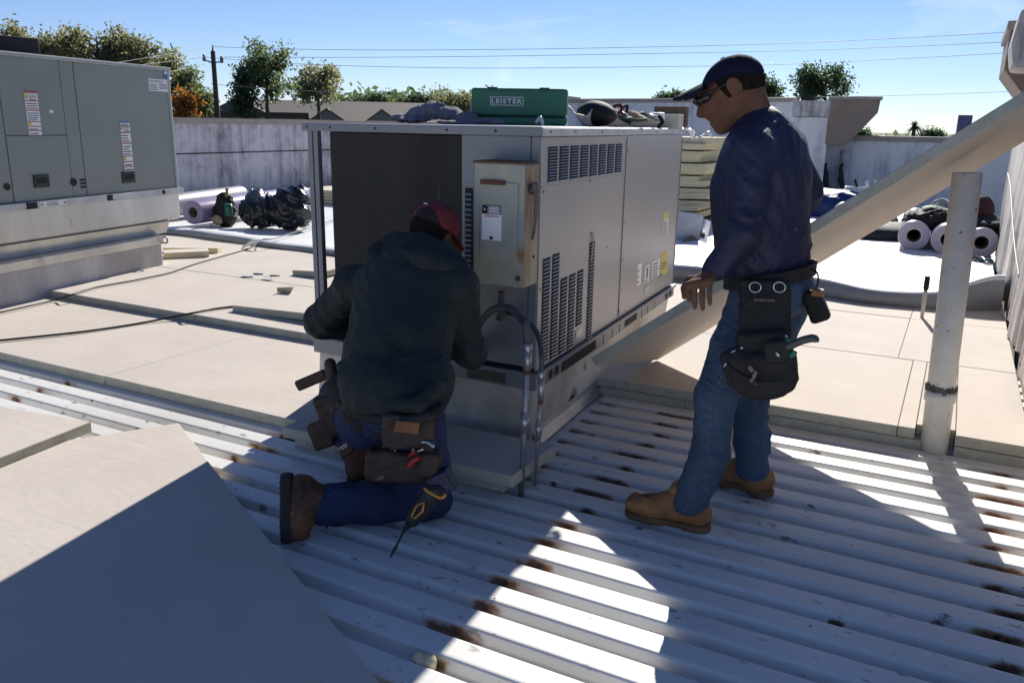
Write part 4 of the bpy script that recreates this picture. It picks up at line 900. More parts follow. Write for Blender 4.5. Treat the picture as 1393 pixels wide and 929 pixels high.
# sweatshirt
Sx = SDF((-.86, 2.52, .86), (-.34, 3.38, 1.52), .0062); nfl = (-.97, .24, 0)
Sx.chain([A3(-.548, 2.93, .965), A3(-.580, 2.93, 1.08), A3(-.602, 2.925, 1.22), A3(-.600, 2.925, 1.31)], [.176, .186, .192, .178], .05, (nfl, .74))
Sx.cone(shN+A3(.0, .02, .0), shF+A3(0, -.02, 0), .076, .076, .05); Sx.ell((-.545, 2.93, 1.27), (.10, .165, .13), None, .05)
Sx.cone((-.60, 2.925, 1.37), (-.628, 2.922, 1.437), .098, .070, .04)
Sx.chain([shN, elN, lerp(elN, wrN, .90)], [.069, .058, .045], .03); Sx.cone(lerp(elN, wrN, .84), lerp(elN, wrN, .99), .045, .041, .01)
Sx.chain([shF, elF, lerp(elF, wrF, .95)], [.068, .056, .044], .03)
Sx.folds(.0125, 30, 11, (.25, .2, 1), lambda P: .30+.9*near(elN, .11)(P)+.9*near(elF, .12)(P)+.55*(P[:, 2] < 1.05)+.35*near(shN, .14)(P))
Sx.folds(.0100, 24, 12, (.9, .1, .5), lambda P: .35+.5*(P[:, 0] > -.55))
Sx.ell(nb_+A3(-.005, 0, .055), (.060, .060, .04), None, .004, 's')
Sx.mesh('sweatshirt', MSHIRT, man, iters=1)
# jeans
J = SDF((-.86, 2.62, .045), (-.34, 3.36, 1.01), .0062)
J.ell((-.530, 2.935, .90), (.135, .175, .12), None, .04)
J.chain([hipN, lerp(hipN, knN, .5), knN, caN, anN], [.104, .088, .071, .067, .066], .03)
J.chain([hipF, lerp(hipF, knF, .5), knF, caF, anF], [.104, .088, .070, .068, .067], .03)
J.folds(.0145, 34, 21, (.15, .2, 1), lambda P: .28+1.0*near(knN, .12)(P)+.9*near(anN, .13)(P)+1.0*near(caF, .14)(P)+.9*near(anF, .12)(P)+.6*near(lerp(caN, anN, .4), .08)(P))
J.folds(.007, 20, 22, (1, .2, .3), lambda P: .5+0*P[:, 0])
J.cut(anN-A3(0, 0, .032), (0, 0, -1))
jeans = J.mesh('jeans', MJEAN, man, iters=1)
def seam(pts, rs, name, mat, parent, k=46):
    P = bez(pts, 16); R_ = np.interp(np.linspace(0, 1, len(P)), np.linspace(0, 1, len(rs)), rs); mb = MB(); cd = nrm([.10, -1, .0])
    for i in range(0, len(P)-1): 
        if i % 2 == 0: mb.tube([P[i]+cd*(R_[i]-.001), P[i+1]+cd*(R_[i+1]-.001)], .0022, 4)
    return tag(mb.build(name, mat, parent), kind='stuff')
seam([hipN, lerp(hipN, knN, .5), knN, caN, anN], [.106, .090, .073, .069, .068], 'side_seam', M('seam_thread', (.13, .19, .28), None, 9, .9), jeans)
def boot(parent, heel, toe, ankle, name, msole, mup, seed, laces=True):
    d = nrm(toe-heel); n = A3(0, 0, 1); w_ = np.cross(n, d); Lb = np.linalg.norm(toe-heel); P = lambda a, b, c: heel+d*a*Lb+w_*b+n*c
    S = SDF(np.minimum(heel, toe)-.09, np.maximum(np.maximum(heel, toe), ankle)+.09, .0048)
    S.chain([P(.14, 0, .062), P(.36, 0, .062), P(.68, 0, .052), P(.86, .003, .046)], [.041, .040, .046, .043], .03, (n, .95))
    S.chain([P(.17, 0, .07), lerp(P(.2, 0, .07), ankle, .6), ankle+A3(0, 0, .03)], [.044, .047, .050], .03)
    S.chain([P(.52, 0, .090), lerp(P(.38, 0, .115), ankle, .35)], [.036, .044], .03); S.cone(P(.44, -.02, .150), P(.44, .02, .150), .016, .016, .02)
    S.chain([P(.60, -.040, .06), P(.45, -.046, .085), P(.30, -.047, .075)], [.006, .006, .006], .004); S.chain([P(.93, -.03, .06), P(.93, .03, .06)], [.02, .02], .02)
    S.cut(P(0, 0, .018), (0, 0, -1)); S.folds(.004, 60, seed, d, lambda Q: near(P(.55, 0, .08), .07)(Q)+.2)
    b_ = S.mesh(name, mup, parent, iters=1)
    S = SDF(np.minimum(heel, toe)-.09, np.maximum(heel, toe)+.09, .0045)
    S.chain([P(.14, 0, .016), P(.40, 0, .016), P(.70, .002, .016), P(.87, .004, .016)], [.045, .043, .053, .047], .01, (n, .95))
    S.cut(P(0, 0, .030), (0, 0, 1)); S.cut(P(0, 0, .001), (0, 0, -1)); S.rbox(P(.42, 0, 0), (.035, .08, .008), [d, w_, n], .004, .004, 's')
    S.mesh('sole', msole, b_)
    m = MB()
    for k in range(4):
        q = P(.44+.07*k, 0, .128-.013*k-.004*k*k*.3); m.tube(bez([q-w_*.028-n*.018, q, q+w_*.028-n*.018], 4), .0035, 5)
    if laces: m.build('laces', M('lace_'+str(seed), (.05, .03, .02), None, 9, .8), b_)
    return b_
hN, tN = gz(962, 722), gz(843, 697); hF_, tF_ = gz(1051, 676), gz(968, 655)
boot(man, A3(-.635, 2.775, 0), A3(-.955, 2.765, 0), anN, 'boot', MSOLE, MTAN, 31)
boot(man, A3(-.495, 3.19, 0), A3(-.80, 3.25, 0), anF, 'boot', MSOLE, MTAN, 32)
# belt and pouches
def band(name, c, ax, ay, z0, tilt, hgt, th, mat, parent, n=48, a0=0, a1=2*math.pi):
    V = []
    for k in range(n+1):
        a = a0+(a1-a0)*k/n; ca_, sa = math.cos(a), math.sin(a)
        for rr, hh in ((0, 0), (th, 0), (th, hgt), (0, hgt)): V.append((c[0]+(ax+rr)*ca_, c[1]+(ay+rr)*sa, z0+tilt*ca_+hh))
    m = MB(); m.add(V, [(k*4+j, k*4+(j+1) % 4, (k+1)*4+(j+1) % 4, (k+1)*4+j) for k in range(n) for j in range(4)]); return m.build(name, mat, parent, .002)
belt = band('tool_belt', (-.542, 2.932), .143, .188, .918, .033, .045, .008, MNYLON, man)
S = SDF((-.76, 2.55, .52), (-.36, 2.86, 1.0), .0055)
ap = [at(1008, 384, 2.715), at(1078, 381, 2.735), at(1003, 462, 2.665), at(1074, 458, 2.675)]
Rp = lambda x, n_: (lambda x_, y_: [x_, y_, np.cross(x_, y_)])(nrm(x), nrm(n_))
c = sum(ap)/4; xa = nrm(ap[1]-ap[0]); za = nrm((ap[0]+ap[1])-(ap[2]+ap[3])); S.rbox(c, (.082, .013, .098), [xa, np.cross(za, xa), za], .012, .01)
c = at(1040, 503, 2.640); xa = nrm(A3(.94, .1, .18)); za = nrm(A3(-.18, .05, .98)); ya = np.cross(za, xa); za = np.cross(xa, ya)
S.rbox(c, (.102, .042, .062), [xa, ya, za], .03, .02); S.rbox(at(1036, 470, 2.652), (.078, .02, .045), [xa, ya, za], .015, .02); S.ell(at(1040, 527, 2.632), (.085, .045, .042), [xa, ya, za], .03)
S.rbox(at(1003, 498, 2.635), (.040, .035, .060), [nrm(A3(.9, 0, .4)), ya, nrm(A3(-.4, 0, .9))], .02, .02); S.rbox(at(1058, 478, 2.60), (.040, .02, .035), [xa, ya, za], .012, .01)
S.folds(.005, 45, 8, za)
pouch = S.mesh('tool_pouch', MNYLON, belt)
for (x0_, y0_), (x1_, y1_), w_ in (((1007, 474), (1011, 472), .006), ((994, 480), (1001, 476), .0035), ((985, 499), (988, 493), .005), ((1069, 455), (1070, 459), .0035)):
    m = MB(); m.tube([at(x0_, y0_, 2.585), at(x1_, y1_, 2.585)], w_, 6); m.build('tool_tip', MCHROME, belt)
m = MB(); m.tube([at(988, 492, 2.60), at(1000, 506, 2.585), at(1030, 522, 2.57), at(1066, 520, 2.575)], .004, 5); m.build('pouch_seam', M('dark_seam', (.03, .028, .026), None, 9, .8), belt)
for px in (1027, 1060):
    c = at(px, 391, 2.69); m = MB(); m.tube([c+A3(.0185*math.cos(a), .004, .0165*math.sin(a)) for a in np.linspace(0, 2*math.pi, 17)], .0028, 6, cap=False); m.build('d_ring', MCHROME, belt)
m = MB()
for a_, b_ in (((1026, 409), (1031, 407)), ((1032, 408), (1042, 408)), ((1043, 408), (1054, 409))): m.tube([at(*a_, 2.668), at(*b_, 2.668)], .0045, 5)
m.build('stitched_mark', M('tan_print', (.16, .12, .08), None, 9, .8), belt)
m = MB()
for k in range(7): 
    q = at(1022+random.uniform(-2, 6)+k*.7, 498+k*3.5, 2.575); m.tube([q, q+A3(jit(.006), 0, -.008)], .004+random.random()*.004, 5)
m.build('sealant_smear', M('dried_sealant', (.30, .23, .18), None, 30, .9), belt)
S = SDF(at(1112, 412, 2.85)-.12, at(1112, 412, 2.85)+.12, .005); S.rbox(at(1110, 416, 2.87), (.032, .028, .056), [nrm(A3(.9, 0, .45)), A3(0, 1, 0), nrm(A3(-.45, 0, .9))], .014, .01); S.folds(.003, 50, 5)
S.mesh('side_pouch', MNYLON, belt)
m = MB(); m.tube(bez([at(1103, 366, 2.86), at(1112, 372, 2.84), at(1112, 388, 2.83), at(1106, 398, 2.83)], 6), .0035, 5); m.build('clip_strap', MNYLON, belt)
m = MB(); a = at(1113, 398, 2.84); m.box(a[0]-.02, a[0]+.018, a[1]-.014, a[1]+.012, a[2]-.012, a[2]+.012); m.build('tape_measure', MTAN, belt, .004)
# snips in the pouch
sn = thing('snips', 'green and grey handled snips sticking out of the standing worker\'s black pouch', 'hand tool', at(1075, 475, 2.62))
m = MB(); P_ = bez([at(1052, 484, 2.60), at(1072, 472, 2.595), at(1092, 463, 2.59), at(1108, 460, 2.59), at(1109, 465, 2.59)], 6); m.tube(P_, [.011]*6+[.0125]*6+[.0125]*6+[.011]*7, 8); m.build('upper_handle', MGREYP, sn)
m = MB(); m.tube(bez([at(1050, 478, 2.605), at(1062, 470, 2.603), at(1074, 463, 2.603)], 6), [.012]*13, 8); m.build('green_insert', MGREENP, sn)
m = MB(); m.tube(bez([at(1054, 490, 2.60), at(1066, 486, 2.598), at(1078, 482, 2.598), at(1081, 478, 2.598)], 6), .0095, 8); m.build('lower_handle', MGREENP, sn)
m = MB(); m.tube([at(1060, 486, 2.575), at(1056, 478, 2.575)], .006, 8); m.build('pivot', MCHROME, sn)

# ---------------------------------------------------------------- kneeling worker
kn = thing('person', 'kneeling worker seen from behind in dark hoodie and red cap, bent at the air conditioner', 'person', (-1.75, 2.3, 0))
pel = at(530, 548, 2.25); mid = at(540, 480, 2.40); ches = at(553, 420, 2.55); upb = at(560, 378, 2.64)
ksL, ksR = at(482, 388, 2.60), at(622, 390, 2.63)
keL, keR = at(437, 437, 2.62), at(636, 475, 2.66)
kwL, kwR = at(500, 455, 2.93), at(622, 470, 2.95)
khL, khR = at(497, 572, 2.26), at(566, 580, 2.22)
kkL, kaL = at(462, 540, 2.62), at(470, 590, 2.50)
kkR, kaR = at(584, 678, 2.36), at(437, 687, 2.11)
KC = at(590, 321, 2.80); KF = head_frame((.06, .86, -.50), .12)
B = SDF((-2.45, 1.9, .0), (-1.35, 3.12, 1.2), .0075)
add_head(B, KC, KF); kL = lambda a, b, d: KC+KF[0]*a+KF[1]*b+KF[2]*d
B.chain([kL(-.03, 0, -.05), upb+A3(0, 0, .02), ches, mid, pel], [.056, .075, .10, .10, .10], .03)
for a, b_, c_ in ((ksL, keL, kwL), (ksR, keR, kwR)): B.chain([upb, a, b_, c_], [.06, .042, .036, .028])
for a, b_, c_ in ((khL, kkL, kaL), (khR, kkR, kaR)): B.chain([pel, a, b_, c_], [.08, .065, .05, .038])
for w_, s_ in ((kwL, 1), (kwR, -1)):
    fk = [w_+A3((-.03+.02*i)*s_, .075, -.012) for i in range(4)]
    hand(B, w_, fk, [k+A3(0, .045, -.05) for k in fk], [w_+A3(-.02*s_, .02, 0), w_+A3(.045*s_, .05, -.01), w_+A3(.05*s_, .08, -.02), w_+A3(.045*s_, .10, -.035)], .011)
B.mesh('body', MSKIN, kn, iters=1)
f, l, u = KF; Rk = [f, l, u]
H = SDF(KC-.18, KC+.18, .0055); H.ell(kL(-.020, 0, .015), (.103, .083, .098), Rk); H.cut(kL(.03, 0, 0), f); H.cut(kL(0, 0, -.075), -u); H.mesh('hair', MHAIR, kn)
K = SDF(KC-.27, KC+.27, .005); K.ell(kL(-.008, 0, .042), (.116, .093, .094), Rk); K.ell(kL(-.008, 0, .034), (.107, .085, .087), Rk, .004, 's'); K.cut(kL(-.01, 0, .022), nrm(-u))
K.folds(.002, 40, 3, u)
def capmat(C):
    q = C-KC; a = q@f; b_ = q@l; z = q@u
    return ((a < -.02) & (z < .078-15*(b_+.018)**2)).astype(int)
kc = K.mesh('cap', [MREDCAP, M('cap_back_black', (.012, .010, .011), None, 9, .85)], kn, capmat, iters=1)
K2 = SDF(KC-.27, KC+.27, .005)
for k in range(9):
    b_ = -.078+.0195*k; w_ = math.sqrt(max(.02, 1-(b_/.088)**2)); z = .036-3.2*b_*b_; K2.cone(kL(.065, b_, z+.006), kL(.075+.10*w_, b_*.92, z-.015*w_), .008, .0055, .016)
K2.cut(kL(.07, 0, 0), -f); K2.mesh('peak', MREDCAP, kc)
m = MB(); e0 = kL(-.108, .010, .085)
for a_, b_ in (((-.014, .000), (-.003, .006)), ((-.003, .006), (.012, .004)), ((-.006, -.002), (.004, .004))): m.tube([e0+l*a_[0]+u*a_[1], e0+l*b_[0]+u*b_[1]], .0022, 4)
m.build('emblem', MWHITE, kc)
# hoodie
S = SDF((-2.50, 2.02, .30), (-1.36, 3.06, 1.12), .0072); fw_ = nrm(A3(.05, .80, -.58))
S.chain([at(536, 535, 2.31), mid, ches, upb], [.190, .200, .212, .190], .06, (fw_, .74)); S.cone(ksL, ksR, .080, .080, .06); S.ell(pel+A3(.01, .0, .035), (.20, .15, .135), None, .06); S.ell(lerp(ches, upb, .6)-A3(0, .03, -.01), (.19, .12, .13), None, .05)
S.chain([ksL, keL, lerp(keL, kwL, .95)], [.076, .070, .052], .035); S.chain([ksR, keR, lerp(keR, kwR, .95)], [.078, .068, .052], .035)
S.ell(at(585, 515, 2.32), (.085, .08, .08), None, .05)
S.chain([at(464, 498, 2.25), at(488, 530, 2.19), at(528, 553, 2.14), at(572, 552, 2.13), at(603, 522, 2.20)], [.022, .026, .028, .028, .024], .03); S.cut(at(530, 566, 2.15), nrm(A3(.10, -.12, -1)))
S.folds(.016, 15, 41, (.75, .25, .8), lambda P: .35+.75*near(mid, .22)(P)+.8*near(keL, .13)(P)+.8*near(keR, .14)(P)); S.folds(.012, 24, 42, (-.7, .2, .7), lambda P: .5+0*P[:, 0])
hood = S.mesh('hoodie', MHOOD, kn, iters=1)
S = SDF((-2.25, 2.35, .72), (-1.50, 2.95, 1.16), .0062)
hp = [at(504, 362, 2.60), at(515, 346, 2.62), at(540, 330, 2.665), at(572, 330, 2.68), at(602, 343, 2.67), at(626, 362, 2.655)]
S.chain(hp, [.032, .040, .040, .038, .038, .034], .03)
S.chain([at(512, 358, 2.57), at(545, 356, 2.56), at(580, 358, 2.565), at(612, 366, 2.60)], [.040, .052, .050, .036], .04)
S.ell(KC+A3(-.01, -.02, -.06), (.085, .085, .07), None, .01, 's'); S.folds(.010, 26, 43, (.2, .3, 1)); S.mesh('hood', MHOOD, hood, iters=1)
S = SDF((-2.15, 1.98, .22), (-1.45, 2.75, .62), .0075)   # longer shirt under the hoodie
S.chain([at(470, 530, 2.30), at(505, 560, 2.24), at(545, 575, 2.22)], [.075, .09, .085], .05); S.folds(.010, 26, 44, (.5, .2, 1)); S.mesh('shirt_tail', M('grey_shirt', (.022, .020, .022), None, 5, .9), kn)
# jeans
J = SDF((-2.3, 1.98, .0), (-1.35, 2.95, .62), .007)
J.ell(pel+A3(0, .02, -.02), (.185, .14, .14), None, .04)
J.chain([khL, kkL], [.105, .085], .04); J.chain([kkL, kaL], [.078, .065], .03)
J.chain([khR, lerp(khR, kkR, .5), kkR], [.105, .092, .078], .04); J.chain([kkR, lerp(kkR, kaR, .5), kaR], [.078, .078, .070], .03)
J.chain([lerp(kkR, kaR, .82), lerp(kkR, kaR, .92)], [.077, .077], .012)
J.folds(.011, 26, 51, (.9, .1, .35), lambda P: .4+.9*near(kkR, .12)(P)+.8*near(kaR, .12)(P)+.6*near(pel, .15)(P)); J.cut((0, 0, .004), (0, 0, -1))
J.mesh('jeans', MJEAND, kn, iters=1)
# boots: right one stands on its toe
def tipped_boot(parent, heel, toe, ank, nrm_out, seed):
    d = nrm(toe-heel); n = nrm(nrm_out-d*(nrm_out @ d)); w_ = np.cross(d, n); Lb = np.linalg.norm(toe-heel); P = lambda a, b, c: heel+d*a*Lb+w_*b-n*c
    lo = np.minimum(np.minimum(heel, toe), ank)-.11; hi = np.maximum(np.maximum(heel, toe), ank)+.11
    S = SDF(lo, hi, .0048)
    S.chain([P(.14, 0, .070), P(.40, 0, .068), P(.68, 0, .058), P(.86, 0, .052)], [.042, .042, .046, .042], .03); S.chain([P(.18, 0, .08), lerp(P(.2, 0, .08), ank, .7), ank], [.046, .050, .054], .03)
    S.chain([P(.50, 0, .09), lerp(P(.35, 0, .11), ank, .4)], [.036, .046], .04); S.cut(P(0, 0, .026), n); S.folds(.005, 50, seed, d); S.cut((0, 0, .003), (0, 0, -1))
    b_ = S.mesh('boot', MBRWN, parent, iters=1)
    S = SDF(lo, hi, .0045); S.chain([P(.10, 0, .02), P(.40, 0, .02), P(.70, 0, .02), P(.90, 0, .02)], [.047, .045, .053, .046], .01); S.cut(P(0, 0, .042), -n); S.cut(P(0, 0, .0), n)
    for k in range(12): S.rbox(P(.03+.085*k, 0, -.001), (.0055, .09, .0045), [d, w_, n], .002, .003, 's')
    S.cut((0, 0, .002), (0, 0, -1)); S.mesh('sole', MDSOLE, b_)
    m = MB()
    for k in range(5): q = lerp(P(.62, 0, .105), ank-n*.05, k/4.5); m.tube(bez([q-w_*.03+n*.012, q-n*.002, q+w_*.03+n*.012], 4), .004, 5)
    q = lerp(P(.5, 0, .11), ank, .6)+w_*.0; m.tube(bez([q-n*.03, q-n*.05+A3(0, -.01, -.03), q-n*.05+A3(-.01, -.02, -.085)], 5), .0035, 5); m.tube(bez([q-n*.03, q-n*.055+A3(.01, -.01, -.02), q-n*.065+A3(.02, -.02, -.055)], 5), .0035, 5)
    m.build('laces', MNYLON, b_); 
    m = MB(); e_ = lerp(P(.2, 0, .1), ank, .9)-d*.05; m.tube([e_+A3(.022*math.cos(a), 0, .013*math.sin(a))+A3(0, 0, .012) for a in np.linspace(0, 2*math.pi, 13)], .0035, 5, cap=False); m.build('pull_loop', MNYLON, b_)
    return b_
tipped_boot(kn, at(383, 652, 2.05), at(384, 741, 1.955), kaR+A3(-.005, 0, .0), A3(-.88, -.47, .05), 61)
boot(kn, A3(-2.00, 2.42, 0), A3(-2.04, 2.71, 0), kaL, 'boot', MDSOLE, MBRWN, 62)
# belt, pouches and tools
kb_ = MB(); kb_.tube(bez([at(462, 548, 2.20), at(488, 564, 2.135), at(540, 573, 2.10), at(584, 566, 2.115), at(600, 552, 2.19)], 8), .019, 8)
kbelt = kb_.build('tool_belt', MNYLON, kn)
S = SDF(at(550, 622, 2.15)-.26, at(550, 622, 2.15)+.26, .0055)
xa = nrm(A3(.86, .38, -.03)); za = A3(0, 0, 1); ya = nrm(np.cross(za, xa))
S.rbox(at(556, 588, 2.105), (.088, .014, .060), [xa, ya, za], .012, .01)
S.rbox(at(547, 632, 2.13), (.122, .038, .058), [xa, ya, za], .022, .015); S.rbox(at(508, 637, 2.10), (.026, .026, .040), [xa, ya, nrm(za+.3*xa)], .014, .012)
S.rbox(at(585, 630, 2.14), (.040, .035, .048), [xa, ya, za], .02, .012); S.rbox(at(545, 622, 2.135), (.095, .018, .050), [xa, ya, za], .01, .006, 's'); S.folds(.006, 45, 71, za)
S.mesh('tool_pouch', M('worn_leather_bag', (.040, .024, .017), (.018, .012, .010), 10, .65, bump=.4, bscale=60, c3=(.13, .10, .08), s3=24, t3=.66), kbelt)
m = MB(); c = at(554, 579, 2.078); m.hexa([tuple(c+xa*a+za*b_-ya*d_) for d_ in (-.001, .004) for a, b_ in ((-.047, -.022), (.036, -.026), (.043, .014), (-.034, .017))][:4]+[tuple(c+xa*a+za*b_-ya*.006) for a, b_ in ((-.047, -.022), (.036, -.026), (.043, .014), (-.034, .017))]); m.build('leather_patch', M('patch_leather', (.20, .075, .022), (.14, .05, .016), 12, .6), kbelt, .002)
S = SDF(at(440, 580, 2.28)-.2, at(440, 580, 2.28)+.2, .0055)
S.rbox(at(452, 565, 2.27), (.048, .028, .085), [nrm(A3(.85, .4, .35)), nrm(A3(-.4, .9, 0)), nrm(A3(-.30, -.1, .95))], .02, .015); S.rbox(at(438, 590, 2.25), (.042, .034, .055), [nrm(A3(.85, .4, .35)), nrm(A3(-.4, .9, 0)), nrm(A3(-.35, -.1, .95))], .016, .012); S.rbox(at(474, 600, 2.24), (.022, .018, .05), [xa, ya, nrm(za-.5*xa)], .01, .01)
S.folds(.004, 40, 72); S.mesh('side_pouch', MLEATH, kbelt)
S = SDF(at(425, 518, 2.30)-.2, at(425, 518, 2.30)+.2, .005); S.rbox(at(424, 517, 2.28), (.062, .010, .021), [nrm(at(447, 507, 2.29)-at(401, 524, 2.27)), ya, nrm(np.cross(nrm(at(447, 507, 2.29)-at(401, 524, 2.27)), ya))], .006, .01); S.cone(at(449, 495, 2.29), at(455, 530, 2.28), .022, .026, .02); S.cone(at(455, 530, 2.28), at(456, 560, 2.26), .026, .022, .02); S.mesh('hammer_loop', MLEATH, kbelt)
def tool(name, label, cat, loc): return thing(name, label, cat, loc)
t = tool('utility_knife', 'orange handled knife standing in the kneeling worker\'s rear tool pouch', 'hand tool', at(527, 600, 2.12))
m = MB(); m.tube([at(523, 608, 2.115), at(531, 596, 2.115)], [.0085, .0105], 8); m.build('handle', MORANGE, t); m = MB(); m.tube([at(531, 596, 2.115), at(540, 592, 2.115), at(542, 584, 2.115)], .0025, 5); m.build('blade', MCHROME, t)
t = tool('pliers', 'red handled pliers in the kneeling worker\'s rear tool pouch', 'hand tool', at(563, 626, 2.10))
m = MB(); m.tube(bez([at(555, 635, 2.09), at(562, 627, 2.085), at(570, 623, 2.085)], 4), .0075, 7); m.build('handle', MREDP, t); m = MB(); m.tube([at(556, 621, 2.10), at(562, 616, 2.10), at(566, 615, 2.10)], .006, 7); m.build('handle', MREDP, t)
m = MB(); m.tube([at(566, 616, 2.10), at(576, 610, 2.10)], [.006, .004], 6); m.build('jaws', MCHROME, t)
t = tag(MB().tube(bez([at(561, 616, 2.115), at(568, 605, 2.115), at(580, 601, 2.115), at(591, 608, 2.115)], 5), .007, 7).build('curved_wrench', MCHROME), 'curved steel tool arching over the kneeling worker\'s rear tool pouch', 'hand tool')
m = MB(); c = at(534, 613, 2.11); m.tube([c+A3(0, .012, 0), c-A3(0, .004, 0)], .014, 12); tag(m.build('steel_socket', MCHROME), 'round steel socket lying in the kneeling worker\'s rear tool pouch', 'hand tool')
t = tool('tongs', 'small pair of steel tongs hanging below the kneeling worker\'s brown side pouch', 'hand tool', at(465, 608, 2.22))
m = MB(); m.tube([at(472, 602, 2.22), at(456, 616, 2.215)], .004, 5); m.build('jaw', MCHROME, t); m = MB(); m.tube([at(474, 604, 2.22), at(462, 615, 2.215)], .0035, 5); m.build('jaw', MCHROME, t)
t = tool('power_driver', 'dark blue and black power driver with yellow trim hanging at the kneeling worker\'s hip', 'power tool', at(590, 670, 2.1))
S = SDF(at(590, 672, 2.12)-.16, at(590, 672, 2.12)+.16, .0045); da = nrm(at(550, 722, 2.07)-at(603, 655, 2.14)); dn = nrm(np.cross(da, ya)); 
S.cone(at(594, 668, 2.115), at(562, 706, 2.08), .030, .026, .01); S.cone(at(560, 708, 2.08), at(552, 718, 2.07), .014, .010, .006); S.mesh('housing', M('tool_black', (.014, .014, .016), None, 20, .5), t)
S = SDF(at(601, 656, 2.14)-.12, at(601, 656, 2.14)+.12, .0045); S.rbox(at(602, 655, 2.14), (.036, .028, .038), [nrm(A3(.85, .2, .5)), ya, nrm(A3(-.45, -.2, .85))], .006, .006); S.mesh('battery', M('tool_blue', (.012, .018, .055), None, 9, .5, c3=(.3, .3, .3), s3=60, t3=.72), t)
m = MB(); m.tube(bez([at(577, 664, 2.085), at(585, 670, 2.085), at(600, 677, 2.09), at(606, 673, 2.09)], 5), .0055, 6); m.build('trim', MORANGE, t)
m = MB(); q = [at(567, 687, 2.06), at(577, 684, 2.06), at(575, 695, 2.055), at(564, 705, 2.05), at(560, 702, 2.05)]; m.tube(q+[q[0]], .0038, 6); m.build('trigger_guard', MORANGE, t)
m = MB(); m.tube([at(552, 717, 2.07), at(541, 739, 2.03), at(538, 745, 2.02), at(531, 758, 2.0)], [.0055, .004, .007, .003], 6); m.build('drill_bit', M('bit_steel', (.06, .055, .05), None, 9, .5, .6), t)

# ================================================================ ON THE UNIT'S TOP
ZL = 1.425
MCASE = M('green_case', (.012, .155, .085), (.010, .13, .07), 3, .42, bump=.04, bscale=120)
A_, B_ = at(641, 170, 3.42), at(771, 172, 3.60); A_[2] = B_[2] = ZL
cd = nrm(B_-A_); cn = np.array([-cd[1], cd[0], 0]); CWd = np.linalg.norm(B_-A_); CH = .166
gc = thing('tool_case', 'green plastic tool case with a white framed name on its side, on the grey unit', 'tool case', A_+cd*CWd/2)
def TC(x, y, z): q = A_+cd*x+cn*y; return (q[0], q[1], ZL+z)
m = MB(); m.box(0, CWd, 0, .30, .002, .040, T=TC); m.build('case_base', MCASE, gc, .012, 3)
m = MB(); m.box(.0, CWd, .0, .30, .0412, CH, T=TC); lidc = m.build('case_lid', MCASE, gc, .014, 3)
m = MB(); m.box(.02, CWd-.02, .0015, .02, .038, .043, T=TC); m.build('parting_line', MDARK, gc)
for x in (.075, .315): m = MB(); m.box(x, x+.045, -.004, .02, CH-.006, CH+.004, T=TC); m.build('latch', M('dark_green', (.01, .05, .03), None, 9, .5), lidc, .002)
m = MB(); m.box(-.010, .0, .05, .25, .03, .10, T=TC); m.build('end_plate', M('pale_end', (.45, .47, .46), None, 9, .5), gc, .003)
MTXT = M('white_print', (.72, .74, .73), None, 9, .5)
fr = MB(); x0, x1, z0, z1, bw = .088, .242, .088, .127, .0035
for a, b_, c, d in ((x0, x1, z0, z0+bw), (x0, x1, z1-bw, z1), (x0, x0+bw, z0+bw, z1-bw), (x1-bw, x1, z0+bw, z1-bw)): fr.box(a, b_, -.0018, -.0004, c, d, T=TC)
fr.build('name_frame', MTXT, lidc)
cu = bpy.data.curves.new('txt', 'FONT'); cu.body = 'LEISTER'; cu.size = .0285; cu.align_x = 'CENTER'; cu.space_character = 1.22; cu.extrude = .0006; cu.offset = .0009
to = bpy.data.objects.new('txt', cu); COL.objects.link(to)
dg = bpy.context.evaluated_depsgraph_get(); me = bpy.data.meshes.new_from_object(to.evaluated_get(dg)); bpy.data.objects.remove(to)
xs_ = [v.co.x for v in me.vertices]; sc_ = (x1-x0-.014)/(max(xs_)-min(xs_)); mid_ = .5*(max(xs_)+min(xs_)); ys_ = [v.co.y for v in me.vertices]; ym = .5*(max(ys_)+min(ys_))
for v in me.vertices:
    x, y, z = v.co; v.co = Vector(TC((x0+x1)/2+(x-mid_)*sc_, -.0016-z, (z0+z1)/2+(y-ym)*1.0))
me.materials.clear(); me.materials.append(MTXT); put('name_lettering', me, lidc)
# crumpled jacket
MCLOTH = M('slate_cloth', (.15, .155, .195), (.11, .115, .15), 5, .9, bump=.3, bscale=60, c3=(.24, .21, .24), s3=7, t3=.60)
S = SDF(at(520, 185, 3.3)-A3(.03, .25, .01), at(705, 120, 3.5)+A3(.06, .25, .05), .0055)
for px, pz, Y, r in ((545, 160, 3.34, (.055, .05, .020)), (572, 154, 3.36, (.060, .06, .034)), (590, 150, 3.38, (.055, .06, .042)), (612, 155, 3.38, (.06, .07, .034)), (635, 160, 3.36, (.055, .06, .026)), (655, 166, 3.30, (.06, .05, .012)), (678, 167, 3.30, (.030, .025, .012)), (560, 163, 3.30, (.07, .05, .012)), (620, 167, 3.28, (.10, .05, .010))):
    q = at(px, pz, Y); q[2] = max(q[2], ZL+r[2]*.6); S.ell(q, r, None, .03)
S.folds(.011, 26, 81, (.8, .3, .6), warp=1.6, oct=2); S.folds(.005, 44, 82, (.2, .8, .5)); S.cut((0, 0, ZL+.001), (0, 0, -1))
tag(S.mesh('crumpled_jacket', MCLOTH, iters=1), 'crumpled slate blue jacket lying on the grey unit left of the green case', 'jacket')
m = MB(); q = at(735, 165, 3.33); m.tube(bez([(q[0]-.02, q[1], ZL+.012), (q[0]+.0, q[1], ZL+.035), (q[0]+.012, q[1], ZL+.004)], 5), .008, 7); tag(m.build('clear_tube', M('clear_plastic', (.55, .6, .6), None, 9, .15)), 'little clear tube lying before the green case', 'tube')
